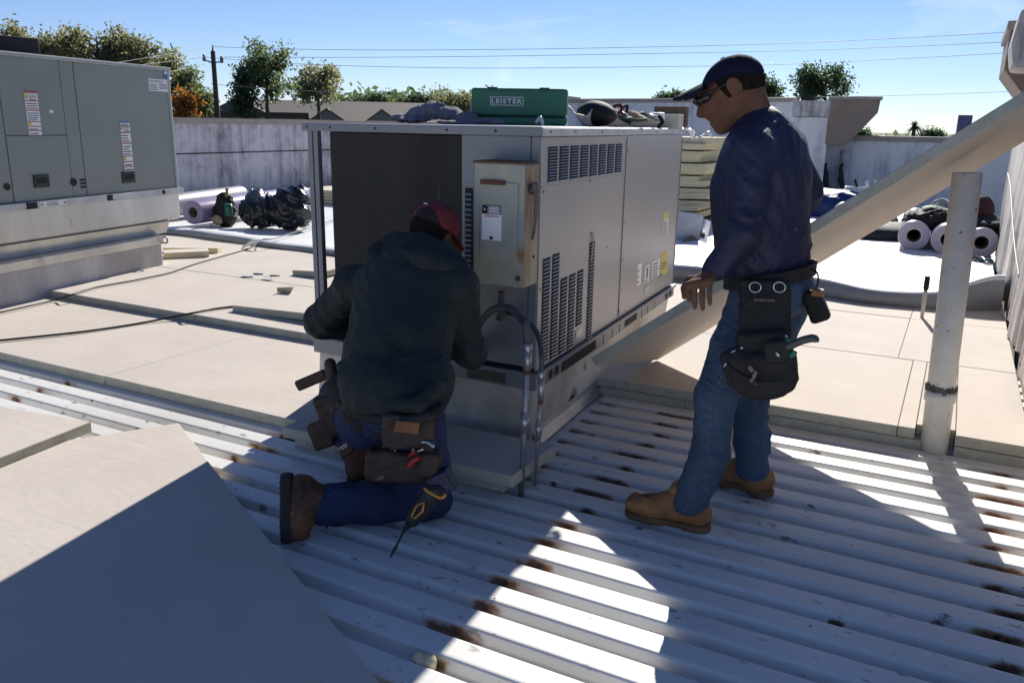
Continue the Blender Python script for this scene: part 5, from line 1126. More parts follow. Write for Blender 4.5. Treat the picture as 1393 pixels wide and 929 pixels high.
# membrane offcut trough with tools in it
MOFF = M('membrane_offcut', (.55, .53, .50), (.47, .45, .43), 3, .6)
V = []; n0, n1 = 26, 12
a, b_ = at(778, 170, 3.95), at(885, 172, 5.15)
for i in range(n0+1):
    t_ = i/n0; base = lerp(a, b_, t_)
    for j in range(n1+1):
        s_ = j/n1; yy = (s_-.5)*.46; lip = .055*(1-ss(s_*3.2))*(.75+.25*math.sin(t_*5))+.05*ss((s_-.7)*3.2); curl = .06*(1-ss(t_*8))
        V.append((base[0]+.04+yy*.10, base[1]+yy*.55, ZL+.006+lip+curl*(1-.3*s_)+.004*math.sin(t_*21+s_*4)))
m = MB(); m.add(V, [(i*(n1+1)+j, (i+1)*(n1+1)+j, (i+1)*(n1+1)+j+1, i*(n1+1)+j+1) for i in range(n0) for j in range(n1)], 0, True)
tr = m.build('membrane_offcut', MOFF); md = tr.modifiers.new('thick', 'SOLIDIFY'); md.thickness = .004
tag(tr, 'curled pale membrane offcut holding tools on the right end of the grey unit', 'membrane offcut')
S = SDF(at(806, 150, 4.15)-A3(.2, .2, .12), at(806, 150, 4.15)+A3(.2, .2, .12), .006)
q = at(806, 152, 4.15); S.ell(q+A3(0, 0, -.005), (.078, .085, .054), None, .02); S.ell(q+A3(.06, .0, -.02), (.075, .08, .040), None, .08); S.folds(.010, 22, 91)
tag(S.mesh('tool_bag', MNYLON, iters=1), 'black domed tool bag on the pale membrane offcut', 'bag')
MGLOVE = M('tan_glove', (.42, .33, .22), (.33, .25, .17), 14, .9, bump=.3, bscale=80)
S = SDF(at(858, 160, 4.7)-A3(.2, .25, .1), at(858, 160, 4.7)+A3(.2, .25, .1), .006); q = at(855, 156, 4.7)
S.ell(q+A3(0, 0, -.01), (.075, .06, .035), None, .02); 
for k in range(4): S.cone(q+A3(.05, -.03+.02*k, -.01), q+A3(.12, -.03+.025*k, -.03), .013, .010, .01)
S.folds(.006, 50, 92); tag(S.mesh('work_glove', MGLOVE, iters=1), 'tan work glove among the tools on the grey unit', 'glove')
MSTRAP = M('webbing', (.05, .10, .06), (.02, .03, .025), 20, .8)
def strap(pts, r, mat, label, name, cat):
    mm = MB(); mm.tube(bez([np.array(p) for p in pts], 8), r, 6); return tag(mm.build(name, mat), label, cat)
strap([at(820, 158, 4.2), at(832, 147, 4.25), at(842, 143, 4.3), at(846, 149, 4.3), at(838, 156, 4.3), at(829, 153, 4.3)], .010, M('maroon_webbing', (.10, .025, .025), None, 9, .8), 'looped maroon strap in front of the tan glove on the grey unit', 'strap', 'strap')
strap([at(838, 156, 4.3), at(846, 147, 4.4), at(853, 144, 4.45), at(852, 152, 4.45), at(844, 160, 4.45), at(858, 168, 4.45)], .009, MNYLON, 'looped black strap beside the maroon one on the grey unit', 'strap', 'strap')
strap([at(826, 160, 4.3), at(838, 157, 4.4), at(850, 162, 4.45), at(866, 164, 4.5), at(880, 163, 4.6)], .011, MSTRAP, 'dark green strap lying along the membrane offcut on the grey unit', 'strap', 'strap')
strap([at(836, 151, 4.35), at(846, 154, 4.35), at(854, 159, 4.35)], .010, MCHROME, 'bright steel tool lying between the straps on the grey unit', 'steel_tool', 'hand tool')
t = thing('heat_gun', 'green bodied tool with bright steel nozzle at the right end of the grey unit', 'hand tool', at(885, 160, 4.8))
m = MB(); m.tube([at(862, 160, 4.75), at(876, 156, 4.8)], [.022, .02], 10); m.build('tool_body', MSTRAP, t)
m = MB(); m.tube([at(876, 156, 4.8), at(898, 161, 4.85)], [.011, .009], 8); m.tube([at(878, 160, 4.78), at(897, 166, 4.82)], [.009, .008], 8); m.build('nozzle', MCHROME, t)
m = MB(); m.tube(bez([at(897, 158, 4.82), at(901, 166, 4.8), at(895, 174, 4.78)], 5), .012, 7); m.build('tool_handle', MNYLON, t)
m = MB(); a = at(893, 158, 5.0); m.box(a[0]-.035, a[0]+.04, a[1]-.05, a[1]+.05, a[2]-.025, a[2]+.02); tag(m.build('paper_scrap', MWHITE, None, .01), 'bright white crumpled scrap beside the steel nozzle on the grey unit', 'scrap')
m = MB(); a = at(907, 170, 5.25); m.box(a[0]-.10, a[0]+.09, a[1]-.05, a[1]+.06, ZL+.002, ZL+.082); tag(m.build('carton', M('pale_carton', (.58, .56, .48), None, 5, .7), None, .004), 'small pale carton at the far end of the grey unit', 'box')
m = MB(); a = at(905, 160, 5.4); m.box(a[0]-.08, a[0]+.14, a[1], a[1]+.05, ZL+.002, ZL+.135); tag(m.build('cardboard_flap', M('brown_card', (.16, .11, .08), None, 5, .8), None, .004), 'brown cardboard standing behind the small pale carton', 'cardboard')
V = []; a, b_ = at(916, 166, 5.35), at(944, 184, 5.7)
for i in range(15):
    for j in range(9):
        t_, s_ = i/14, j/8; q = lerp(a, b_, t_); V.append((q[0]+.04*math.sin(s_*5+t_*3), q[1]+s_*.35, q[2]+.03*math.sin(t_*9+s_*7)*(.3+s_)-.03*s_))
m = MB(); m.add(V, [(i*9+j, (i+1)*9+j, (i+1)*9+j+1, i*9+j+1) for i in range(14) for j in range(8)], 0, True)
o = m.build('plastic_wrap', M('bubble_wrap', (.60, .62, .70), (.42, .44, .55), 30, .18, bump=.6, bscale=60)); o.modifiers.new('thick', 'SOLIDIFY').thickness = .006; tag(o, 'shiny plastic wrap hanging over the far end of the grey unit', 'plastic wrap')

# ================================================================ MATERIALS STORED ON THE ROOF
# stack of cream foam boards
sa = gz(954, 306, .12); zbot = .16; ztop = at(950, 187, sa[1])[2]; ns = 13; hh = (ztop-zbot)/ns
words = ['lowest', 'second from the bottom', 'third from the bottom', 'fourth from the bottom', 'fifth from the bottom', 'sixth from the bottom', 'middle', 'sixth from the top', 'fifth from the top', 'fourth from the top', 'third from the top', 'second from the top', 'topmost']
for k in range(ns):
    tl = (.16, .22, .10, .20, .06, .14, .02, .10, .0, .05, -.04, .03, .0)[k]; dx = jit(.10); a = np.array([sa[0]-1.22+dx, sa[1]+jit(.05), zbot+hh*(k+1)-.004])
    q = [a+(0, 0, 0), a+(1.22, 0, tl*.25), a+(1.22, 1.22, tl*.25), a+(0, 1.22, 0)]
    loose('foam_board', q, hh-.006, f'{words[k]} board in the stack of cream foam boards behind the unit', 'foam board', 'cream foam boards stacked behind the unit', mats=[MCREAM, MCREAM])
m = MB(); m.box(sa[0]-1.2, sa[0]-.05, sa[1]+.06, sa[1]+1.1, .11, .155); tag(m.build('pallet', M('pallet_wood', (.25, .2, .14), None, 9, .9)), 'low pallet under the stack of cream foam boards', 'pallet')
# open carton sleeve
a = gz(925, 330, .11); V = []
L_ = gz(903, 326, .11); R_ = gz(968, 331, .11)
t = thing('carton', 'flattened white carton with printed end lying before the cream foam stack', 'carton', a)
m = MB(); m.add([L_, L_+(0, .1, .36), L_+(.42, .16, .30), gz(950, 327, .11)], [(0, 1, 2, 3)]); o = m.build('carton_side', M('carton_white', (.50, .52, .56), None, 4, .6), t); o.modifiers.new('thick', 'SOLIDIFY').thickness = .008
p_ = [gz(947, 326, .11), at(956, 297, 10.4), at(967, 302, 10.2), at(961, 332, 9.6)]
m = MB(); m.add(p_, [(0, 1, 2, 3)]); o = m.build('carton_end', MWHITE, t); o.modifiers.new('thick', 'SOLIDIFY').thickness = .008
m = MB(); 
for k in range(5): 
    u_ = .25+.13*k; q0, q1 = lerp(p_[0], p_[3], u_*.8+.1), lerp(p_[1], p_[2], u_*.8+.1); m.tube([lerp(q0, q1, .2)-A3(0, .02, 0), lerp(q0, q1, .55+.1*(k % 2))-A3(0, .02, 0)], .008, 4)
m.build('printed_text', MPRINT, t)
m = MB(); m.add([gz(925, 330, .115), at(945, 318, 9.9), at(948, 305, 10.5), gz(947, 328, .11)], [(0, 1, 2, 3)]); o = m.build('carton_inside', M('carton_brown', (.20, .15, .11), None, 5, .8), t); o.modifiers.new('thick', 'SOLIDIFY').thickness = .006
def lump(name, mat, label, cat, blobs, lo, hi, h, folds, seed, floor=.105, k=.12, d=(.3, .3, 1), group=None):
    S = SDF(lo, hi, h)
    for c, r in blobs: S.ell(c, r, None, k)
    for a, f_ in folds: S.folds(a, f_, seed, d, warp=1.3, oct=3); seed += 1
    S.cut((0, 0, floor), (0, 0, -1)); return tag(S.mesh(name, mat, iters=1), label, cat, group)
MTARP = M('blue_tarp', (.010, .035, .16), (.008, .026, .12), 3, .5, bump=.4, bscale=9)
c = gz(950, 292, .11); lump('tarp_bundle', M('steel_blue_tarp', (.03, .075, .17), (.02, .05, .12), 3, .55, bump=.3, bscale=9), 'steel blue tarpaulin bundle between the cream stack and the standing worker', 'tarpaulin', [(c+A3(.05, .5, .35), (.48, .4, .32)), (c+A3(.25, .6, .2), (.5, .4, .25))], c+A3(-.9, -.3, -.06), c+A3(1.2, 1.5, .95), .022, [(.035, 7)], 3)
c = gz(948, 285, .11)+A3(.05, 1.5, 0); lump('white_bundle', MMEMB, 'white membrane bundle lying behind the steel blue tarpaulin', 'bundle', [(c+A3(.3, .3, .5), (.6, .4, .25)), (c+A3(.3, .3, .25), (.6, .4, .25))], c+A3(-.6, -.4, -.05), c+A3(1.4, 1.0, .9), .025, [(.02, 6)], 9)
c = gz(1128, 297, .11); lump('tarp_bundle', MTARP, 'deep blue tarpaulin heap behind the standing worker and the leaning sheet', 'tarpaulin', [(c+A3(.0, .45, .12), (.75, .45, .30)), (c+A3(-.45, .5, .12), (.4, .4, .33)), (c+A3(.3, .3, .06), (.4, .3, .2))], c+A3(-1.1, -.2, -.05), c+A3(1.1, 1.2, .65), .02, [(.03, 6), (.012, 14)], 4)
# white bucket with tools
c = gz(1163, 294, .11); t = thing('bucket', 'white bucket with tool handles standing behind the leaning sheet', 'bucket', c)
ztb = at(1163, 254, c[1])[2]
m = MB(); m.disc_tube(c, (0, 0, 1), .20, .185, ztb-.11, 20); m.build('bucket_wall', MMEMB, t)
for i, (px, py, mt) in enumerate(((1163, 244, MDARK), (1178, 246, MWHITE), (1190, 246, MWHITE))): m = MB(); b0 = at(px+5, 262, c[1]); m.tube([b0, at(px, py, c[1])], .022, 6); m.build('handle', mt, t)
# membrane rolls at the right, seen end on
MROLL = M('lilac_wrap', (.60, .55, .62), (.52, .47, .55), 5, .3, bump=.1, bscale=20); MCORE = M('card_core', (.10, .07, .045), None, 9, .9)
def roll(c, ax, r, L, label, group, core=.45, mat=MROLL):
    t = thing('membrane_roll', label, 'roll', c, group); ax = nrm(ax)
    mm = MB(); mm.disc_tube(c, ax, r, r*core, L, 28); b_ = mm.build('roll_body', mat, t, .012)
    mm = MB(); mm.disc_tube(np.array(c)+ax*.03, ax, r*core+.002, r*core*.86, L-.06, 20); mm.build('core', MCORE, t)
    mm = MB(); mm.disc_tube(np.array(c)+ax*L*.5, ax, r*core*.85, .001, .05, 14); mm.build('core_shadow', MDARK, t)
    mm = MB()
    for k in range(4): 
        rr = r*(core+(1-core)*(.25+.2*k)); mm.tube([np.array(c)-ax*.001+rr*(math.cos(a)*nrm(np.cross(ax, [0, 0, 1]))+math.sin(a)*A3(0, 0, 1)) for a in np.linspace(0, 2*math.pi, 25)], .004, 4, cap=False)
    mm.build('wound_edges', M('roll_edge', (.40, .36, .43), None, 9, .6), b_)
    return t
GR = 'lilac wrapped membrane rolls by the brown streaked wall'
for px, py, r, lb in ((1243, 322, .168, 'lilac wrapped membrane roll nearest the leaning sheet, its core open to the front'), (1289, 328, .168, 'lilac wrapped membrane roll half hidden behind the white vent pipe'), (1335, 332, .162, 'lilac wrapped membrane roll against the brown streaked wall')):
    Y = gz(px, py+19, .106)[1]; c = at(px, py, Y); c[2] = .106+r; roll(c, (-.04, 1, 0), r, 1.9, lb, GR)
c = gz(1203, 324, .106)+A3(0, .25, 0); c[2] = .106+.15; roll(c, (-.5, 1, 0), .15, 1.6, 'dusty grey membrane roll left of the lilac ones, behind the leaning sheet', None, .4, M('grey_wrap', (.34, .33, .36), None, 5, .5))
c = gz(1175, 328, .106); lump('dark_tarp', M('dark_slate_tarp', (.03, .032, .04), None, 5, .7, bump=.4, bscale=10), 'dark slate tarp lying under the leaning sheet, left of the rolls', 'tarpaulin', [(c+A3(.1, .6, .05), (.55, .5, .16))], c+A3(-.7, -.2, -.05), c+A3(.9, 1.4, .4), .022, [(.02, 8)], 6)
# straps, black bags and clothing heaped on the rolls
c = at(1290, 297, 10.9); lump('black_bag', MNYLON, 'black cloth heap lying over the rolls behind the vent pipe', 'bag', [(c+A3(-.2, 0, -.02), (.28, .3, .13)), (c+A3(.2, .0, -.02), (.3, .3, .13)), (c+A3(.45, -.1, -.06), (.16, .2, .10))], c-A3(.7, .5, .3), c+A3(.8, .5, .3), .016, [(.03, 14)], 12, floor=c[2]-.17)
c = at(1268, 288, 11.0); lump('safety_harness', M('green_harness', (.02, .16, .09), (.012, .09, .05), 8, .7), 'bright green harness heaped on the membrane rolls', 'harness', [(c, (.15, .16, .07)), (c+A3(.1, 0, -.04), (.13, .14, .05))], c-A3(.4, .4, .2), c+A3(.4, .4, .2), .012, [(.03, 24)], 13, floor=c[2]-.12)
c = at(1343, 288, 10.9); lump('maroon_jacket', M('maroon_cloth', (.045, .014, .016), None, 5, .9), 'dark maroon jacket on the rolls against the brown streaked wall', 'jacket', [(c+A3(-.1, 0, 0), (.17, .2, .13)), (c+A3(-.12, .05, .1), (.13, .15, .08))], c-A3(.45, .4, .25), c+A3(.25, .4, .35), .014, [(.02, 16)], 14, floor=c[2]-.2)
c = at(1336, 306, 10.6); lump('black_bag', MNYLON, 'glossy black bag on the roll against the brown streaked wall', 'bag', [(c, (.22, .2, .07))], c-A3(.4, .4, .15), c+A3(.3, .4, .2), .014, [(.025, 18)], 15, floor=c[2]-.1)
c = at(1281, 281, 11.3); lump('white_cloth', M('off_white_cloth', (.5, .47, .44), None, 5, .9), 'off white cloth bundle behind the green harness', 'cloth', [(c, (.13, .13, .10))], c-A3(.3, .3, .2), c+A3(.3, .3, .2), .014, [(.02, 20)], 16, floor=0)
for k in range(6):
    P_ = [at(1228+k*5+jit(3), 300-k*2+jit(2), 10.75-.0*k), at(1242+k*6, 291+jit(3), 10.8), at(1256+k*6+jit(3), 297+jit(4), 10.75), at(1268+k*4, 300+jit(5), 10.7)]
    strap(P_, .016, (MSTRAP, M('pale_webbing', (.45, .48, .45), None, 9, .8))[k % 2], ('leftmost dark green', 'leftmost pale', 'middle dark green', 'middle pale', 'rightmost dark green', 'rightmost pale')[k]+' webbing strap trailing over the membrane rolls', 'webbing_strap', 'strap')['group'] = 'webbing straps over the rolls'
for k in range(3):
    P_ = [gz(1318+k*9, 354+jit(2), .125), gz(1328+k*8, 351+jit(3), .16), gz(1336+k*7, 357+jit(2), .125)]
    strap(P_, .013, (MSTRAP, MCHROME, M('teal_webbing', (.02, .12, .10), None, 9, .8))[k], ('dark green strap end', 'bright steel clip', 'teal strap end')[k]+' on the membrane before the wall side roll', 'strap_end', 'strap')
# rolls and black bags at the left
MPUR = M('purple_wrap', (.30, .235, .40), (.44, .39, .52), 2.4, .25, stretch=(1, 1, 1), bump=.15, bscale=14)
ca_ = at(262, 291, gz(268, 306, .17)[1]); r_ = .145; ca_[2] = .17+r_; cb_ = gz(416, 279, .17); cb_ = np.array([cb_[0], cb_[1], .17+r_]); cb_ = far(412, 268, math.hypot(cb_[0], cb_[1])); cb_[2] = .17+r_
roll(ca_, cb_-ca_, r_, np.linalg.norm(cb_-ca_), 'long purple wrapped membrane roll lying before the black stained wall', None, .45, MPUR)
c = ca_+A3(-.85, -.0, 0); c[2] = .17+.15; roll(c+A3(.1, -.1, 0), A3(-.25, 1, 0), .15, 2.2, 'grey membrane roll half hidden behind the left air conditioner', None, .4, M('grey_wrap_b', (.30, .31, .34), None, 5, .4))
MBAG = M('black_bin_bag', (.010, .010, .011), (.016, .016, .018), 4, .22, bump=.5, bscale=14)
ba = gz(362, 313, .13); s_ = 1.0
lump('bin_bag', MBAG, 'big glossy black bin bag on the membrane in front of the purple roll', 'bin bag', [(ba+A3(-.16, .12, .20), (.30, .26, .22)), (ba+A3(.20, .22, .25), (.26, .24, .26)), (ba+A3(-.30, .15, .28), (.14, .15, .12)), (ba+A3(.30, .3, .47), (.07, .08, .10)), (ba+A3(-.32, .2, .36), (.06, .08, .08)), (ba+A3(.10, .25, .42), (.12, .1, .07)), (ba+A3(.42, .2, .2), (.08, .12, .14))], ba-A3(.75, .4, .1), ba+A3(.75, .8, .85), .015, [(.055, 8), (.030, 19)], 21, floor=.13)
c = gz(402, 305, .13); lump('bin_bag', MBAG, 'limp tail of black plastic bag right of the big bin bag', 'bin bag', [(c+A3(-.05, .1, .06), (.22, .16, .10)), (c+A3(-.2, .15, .12), (.14, .14, .1))], c-A3(.5, .4, .1), c+A3(.4, .5, .3), .014, [(.04, 14)], 25, floor=.13)
c = gz(304, 308, .13); t = thing('tool_bag', 'black tool bag with a green bottle and wooden stick, beside the big bin bag', 'bag', c)
S = SDF(c-A3(.35, .3, .05), c+A3(.35, .4, .6), .013); S.ell(c+A3(0, .05, .17), (.15, .15, .20), None, .05); S.ell(c+A3(.02, .03, .34), (.09, .1, .09), None, .05); S.folds(.015, 18, 3); S.cut((0, 0, .13), (0, 0, -1)); S.mesh('bag_body', MNYLON, t, iters=1)
m = MB(); q = at(311, 284, c[1]-.08); m.tube([q-A3(0, 0, .09), q+A3(0, 0, .06)], [.05, .045], 12); m.build('bottle', MGREENP, t)
m = MB(); m.tube([at(306, 282, c[1]), at(309, 256, c[1])], [.018, .022], 7); m.build('stick', M('raw_wood', (.30, .20, .11), None, 12, .8), t)
S = SDF(c+A3(-.15, -.35, -.05), c+A3(.3, .1, .3), .012); S.ell(c+A3(.03, -.12, .09), (.08, .04, .07), None, .02); S.folds(.012, 30, 4); S.mesh('tan_cloth', MGLOVE, t, iters=1)
m = MB(); m.tube([at(318, 292, c[1]-.1), at(326, 290, c[1]-.1)], .03, 7); m.build('clip', MCHROME, t)
a = gz(262, 313, .14); m = MB(); m.box(a[0]-.2, a[0]+.1, a[1]-.05, a[1]+.1, .125, .16); tag(m.build('membrane_scrap', MMEMB, None, .01), 'small white membrane scrap at the open end of the purple roll', 'scrap')
# pale board pile seen between post and coil
for k in range(4):
    a = gz(446, 281, .12)+A3(jit(.05), .2, 0); z = .13+.055*(k+1); loose('board_offcut', [a+(-.8+jit(.1), 0, z-a[2]), a+(.9, .05, z-a[2]), a+(.9, .8, z-a[2]), a+(-.8, .8, z-a[2])], .05, ('lowest', 'second', 'third', 'topmost')[k]+' offcut of the pile seen between the grey post and the coil', 'board offcut', 'pile of offcuts beyond the grey unit', mats=[MBOARD, MCREAM])

# ================================================================ BEYOND THE ROOF
MBARK = M('bark', (.10, .085, .07), (.06, .05, .042), 6, .9)
LEAF = {'olive': [(.135, .135, .085), (.095, .10, .065), (.17, .155, .10)], 'green': [(.085, .115, .060), (.060, .088, .048), (.125, .145, .08)], 'pine': [(.050, .080, .052), (.038, .062, .042), (.075, .105, .064)],
        'orange': [(.20, .075, .026), (.11, .085, .03), (.27, .115, .032)], 'pale': [(.16, .165, .11), (.12, .135, .09), (.21, .205, .14)]}
LM = {}
def leafmat(name, c_):                     # leaves let light through
    m = M(name, c_, tuple(v*.75 for v in c_), 3, .6); t = m.node_tree; b = t.nodes['Principled BSDF']; o = t.nodes['Material Output']
    tr_ = nd(t, 'ShaderNodeBsdfTranslucent'); tr_.inputs[0].default_value = (min(1, c_[0]*1.7), min(1, c_[1]*1.7), c_[2]*1.2, 1); mxs = nd(t, 'ShaderNodeMixShader', i0=.55)
    t.links.new(b.outputs[0], mxs.inputs[1]); t.links.new(tr_.outputs[0], mxs.inputs[2]); t.links.new(mxs.outputs[0], o.inputs[0]); return m
for k_, cs in LEAF.items(): LM[k_] = [leafmat(f'leaf_{k_}', tuple(v*1.3 for v in c_)) for c_ in cs]
def tree(name, label, px, ytop, width, D, zg, kind, seed, nl=2600, gap=.30, ybot=None, shape='round', leaf=None, group=None, trunk=True):
    """trunk, limbs and a crown of leaf clusters; px, ytop and width in photograph pixels at ground distance D"""
    g = np.random.default_rng(seed); top = far(px, ytop, D); x, y, zt = top; W = width/FPX*D*1.08/2; yb = ybot or ytop+width; zb = far(px, yb, D)[2]; H = zt-zb
    t = thing(name, label, 'tree', (x, y, zg), group); lf = leaf or D*.0023
    lim = MB(); r0 = max(.12, W*.07); base = A3(x, y, zg); hub = A3(x+g.normal()*.1*W, y, zb+.12*H)
    tips = []; nb = 21 if shape == 'round' else 22
    for k in range(nb):
        a = g.uniform(0, 6.28); 
        if shape == 'round': ph = g.uniform(.05, 1.0)**.8; rr = math.sin(math.acos(min(1, abs(ph*1.6-.75)))) if True else 1; e = A3(x+W*rr*.88*math.cos(a), y+W*rr*.88*math.sin(a), zb+H*(.10+.86*ph))
        elif shape == 'cone': ph = k/nb; e = A3(x+W*(1.02-ph)*math.cos(a), y+W*(1.02-ph)*math.sin(a), zb+H*(.04+.94*ph))
        else: ph = g.uniform(.25, 1); e = A3(x+W*(1.05-.55*ph)*math.cos(a)*g.uniform(.5, 1), y+W*.8*math.sin(a), zb+H*(.1+.86*ph))
        s0 = lerp(hub, A3(x, y, zt), .75*ph if shape != 'round' else .45*ph); m_ = lerp(s0, e, .5)+g.normal(size=3)*W*.07+A3(0, 0, W*.06)
        lim.tube([s0, m_, e], [r0*.42, r0*.26, r0*.08], 5); tips += [(m_, .36), (lerp(m_, e, .5), .40), (e, .42)]
    tips.append((A3(x, y, zt-.10*H), .34)); lim.tube([base, lerp(base, hub, .6)+g.normal(size=3)*A3(.15, .15, 0), hub, A3(x, y, zb+.6*H), A3(x, y, zt-.06*H)], [r0*1.3, r0, r0*.85, r0*.5, r0*.1], 7)
    if trunk: lim.build('trunk', MBARK, t)
    tips = [q for q in tips if g.random() > gap*.5]; n = len(tips); V = []; F = []; Mi = []
    per = max(6, int(nl*1.0)//n//5)
    for c_, s in tips:
        R_ = s*W*(.34 if shape != 'cone' else .34)*g.uniform(.6, 1.15)
        for _ in range(per):                       # small sprays inside each limb's cloud, leaving holes between
            d = g.normal(size=3); d /= np.linalg.norm(d); q = c_+d*R_*g.uniform(.1, 1.15)*A3(1.15, 1.15, .8); mi = int(g.choice(3, p=[.45, .33, .22]))
            for _ in range(5):
                p = q+g.normal(size=3)*lf*2.1; u_ = g.normal(size=3); u_ /= np.linalg.norm(u_); v_ = np.cross(u_, g.normal(size=3)); v_ /= np.linalg.norm(v_); sz = lf*g.uniform(.6, 1.25); o_ = len(V)
                V += [p-u_*sz, p+v_*sz*.5, p+u_*sz, p-v_*sz*.5]; F.append((o_, o_+1, o_+2, o_+3)); Mi.append(mi)
    me = bpy.data.meshes.new('crown'); me.from_pydata([tuple(v) for v in V], [], F)
    for m_ in LM[kind]: me.materials.append(m_)
    me.polygons.foreach_set('material_index', Mi); put('crown', me, t)
    return t
GA, GB, GD = 'autumn trees beyond the left air conditioner', 'pines beyond the roof', 'small trees on the skyline above the house roofs'
tree('autumn_tree', 'browning tree at the far left above the grey green air conditioner', 22, 38, 58, 46, -5, 'olive', 1, 3600, ybot=100, gap=.75, group=GA)
tree('autumn_tree', 'thin yellowish tree between the two fuller autumn trees at the left', 76, 50, 38, 50, -5, 'olive', 2, 1700, ybot=95, gap=.75, group=GA)
tree('autumn_tree', 'widest autumn tree, domed, above the middle of the grey green air conditioner', 130, 42, 80, 47, -5, 'olive', 3, 4400, ybot=110, gap=.75, group=GA)
tree('autumn_tree', 'loose ragged autumn tree right of the widest one', 184, 50, 46, 45, -5, 'olive', 4, 1900, ybot=110, gap=.75, group=GA)
tree('autumn_tree', 'sparse low twigged tree just above the corner of the grey green air conditioner', 224, 72, 40, 48, -5, 'pale', 5, 1100, ybot=108, gap=.6, group=GA)
tree('broadleaf_tree', 'green tree directly right of the grey green air conditioner', 248, 94, 40, 48, -5, 'green', 6, 2200, ybot=150)
tree('broadleaf_tree', 'orange leaved shrubby tree just right of the grey green air conditioner', 250, 126, 32, 44, -5, 'orange', 7, 1600, ybot=166)
tree('broadleaf_tree', 'dark rounded green tree left of the utility pole', 267, 122, 30, 46, -5, 'green', 8, 2200, ybot=158)
tree('broadleaf_tree', 'tall oak like tree right of the utility pole, behind the house roofs', 361, 60, 78, 52, -5, 'green', 9, 4200, ybot=160, shape='tall')
tree('conifer_tree', 'dark narrow conifer beside the tall oak like tree', 331, 94, 30, 50, -5, 'pine', 10, 2600, ybot=165, shape='cone')
tree('broadleaf_tree', 'pale green tree with fan shaped crown above the house ridge', 431, 93, 66, 56, -5, 'pale', 11, 3600, ybot=150, shape='tall')
for i, (px, yt, w_, kd, lb) in enumerate(((488, 133, 30, 'pine', 'low dark tree right of the fan shaped one on the skyline'), (515, 131, 22, 'pine', 'second dark tree of the skyline row'), (547, 133, 34, 'green', 'broad low green tree on the skyline'), (572, 131, 24, 'pine', 'dark round tree on the skyline above the jacket'), (596, 124, 46, 'pale', 'tallest pale tree on the skyline, behind the slate jacket'), (628, 131, 30, 'olive', 'brownish tree on the skyline at the green case corner'))):
    tree('skyline_tree', lb, px, yt, w_, 120, -5, kd, 20+i, 800, ybot=yt+w_*.9, group=GD, leaf=.22)
tree('pine_tree', 'big spreading pine above the brown mansard canopy', 1121, 93, 64, 62, -5, 'pine', 30, 3400, ybot=142, gap=.7, group=GB)
tree('pine_tree', 'smaller pine showing behind the standing worker\'s cap', 1046, 107, 27, 70, -5, 'pine', 31, 1700, ybot=150, gap=.6, group=GB)
for i, (px, yt, w_, lb) in enumerate(((903, 135, 12, 'tiny dark treetop left of the standing worker\'s cap'), (921, 134, 8, 'tinier treetop just left of the cap peak'), (1172, 178, 16, 'small bush top under the brown mansard canopy'), (1264, 182, 14, 'small round treetop on the right skyline'), (1274, 184, 10, 'tiny treetop right of the small round one'))):
    tree('skyline_tree', lb, px, yt, w_, 110 if px > 1000 else 80, -5, 'pine', 40+i, 300, ybot=yt+w_*.8, leaf=.16)
# palm
pb_ = far(1244, 190, 70); pt_ = far(1244, 171, 70); t = thing('palm_tree', 'small palm on the right skyline', 'tree', (pb_[0], pb_[1], -5))
m = MB(); m.tube([(pb_[0], pb_[1], -5), pt_], [.2, .14], 7); m.build('trunk', MBARK, t)
V, F = [], []; g = np.random.default_rng(3); up_ = A3(0, 0, 1)
for k in range(34):
    a = g.uniform(0, 6.28); el = g.uniform(-.9, 1.2); d = A3(math.cos(a)*math.cos(el), math.sin(a)*math.cos(el), math.sin(el)); L_ = .95*g.uniform(.7, 1.1); sd = nrm(np.cross(d, up_))
    for q in range(4):
        a0, a1 = pt_+d*L_*q/4-up_*.35*(q/4)**2*L_, pt_+d*L_*(q+1)/4-up_*.35*((q+1)/4)**2*L_; w0, w1 = .12*(1-q/4.5), .12*(1-(q+1)/4.5); o_ = len(V); V += [a0-sd*w0, a0+sd*w0, a1+sd*w1, a1-sd*w1]; F.append((o_, o_+1, o_+2, o_+3))
me = bpy.data.meshes.new('crown'); me.from_pydata([tuple(v) for v in V], [], F); me.materials.append(LM['pine'][0]); put('crown', me, t)
# tower sign
a = far(1312, 168, 160); t = thing('tower_sign', 'square sign on a pole on the right skyline', 'sign', (a[0], a[1], -5))
dxs = A3(_rt[0], _rt[1], 0); m = MB(); m.hexa([tuple(a+dxs*x+A3(*(-dxs[1], dxs[0], 0))*y+A3(0, 0, z)) for z in (-1.6, 1.3) for x, y in ((-1.1, -.2), (1.1, -.2), (1.1, .2), (-1.1, .2))]); m.build('sign_panel', M('sign_purple', (.16, .15, .28), None, 9, .5), t)
m = MB(); m.tube([(a[0], a[1], -5), (a[0], a[1], a[2]-1.6)], .25, 6); m.build('sign_pole', MSTEELD, t)
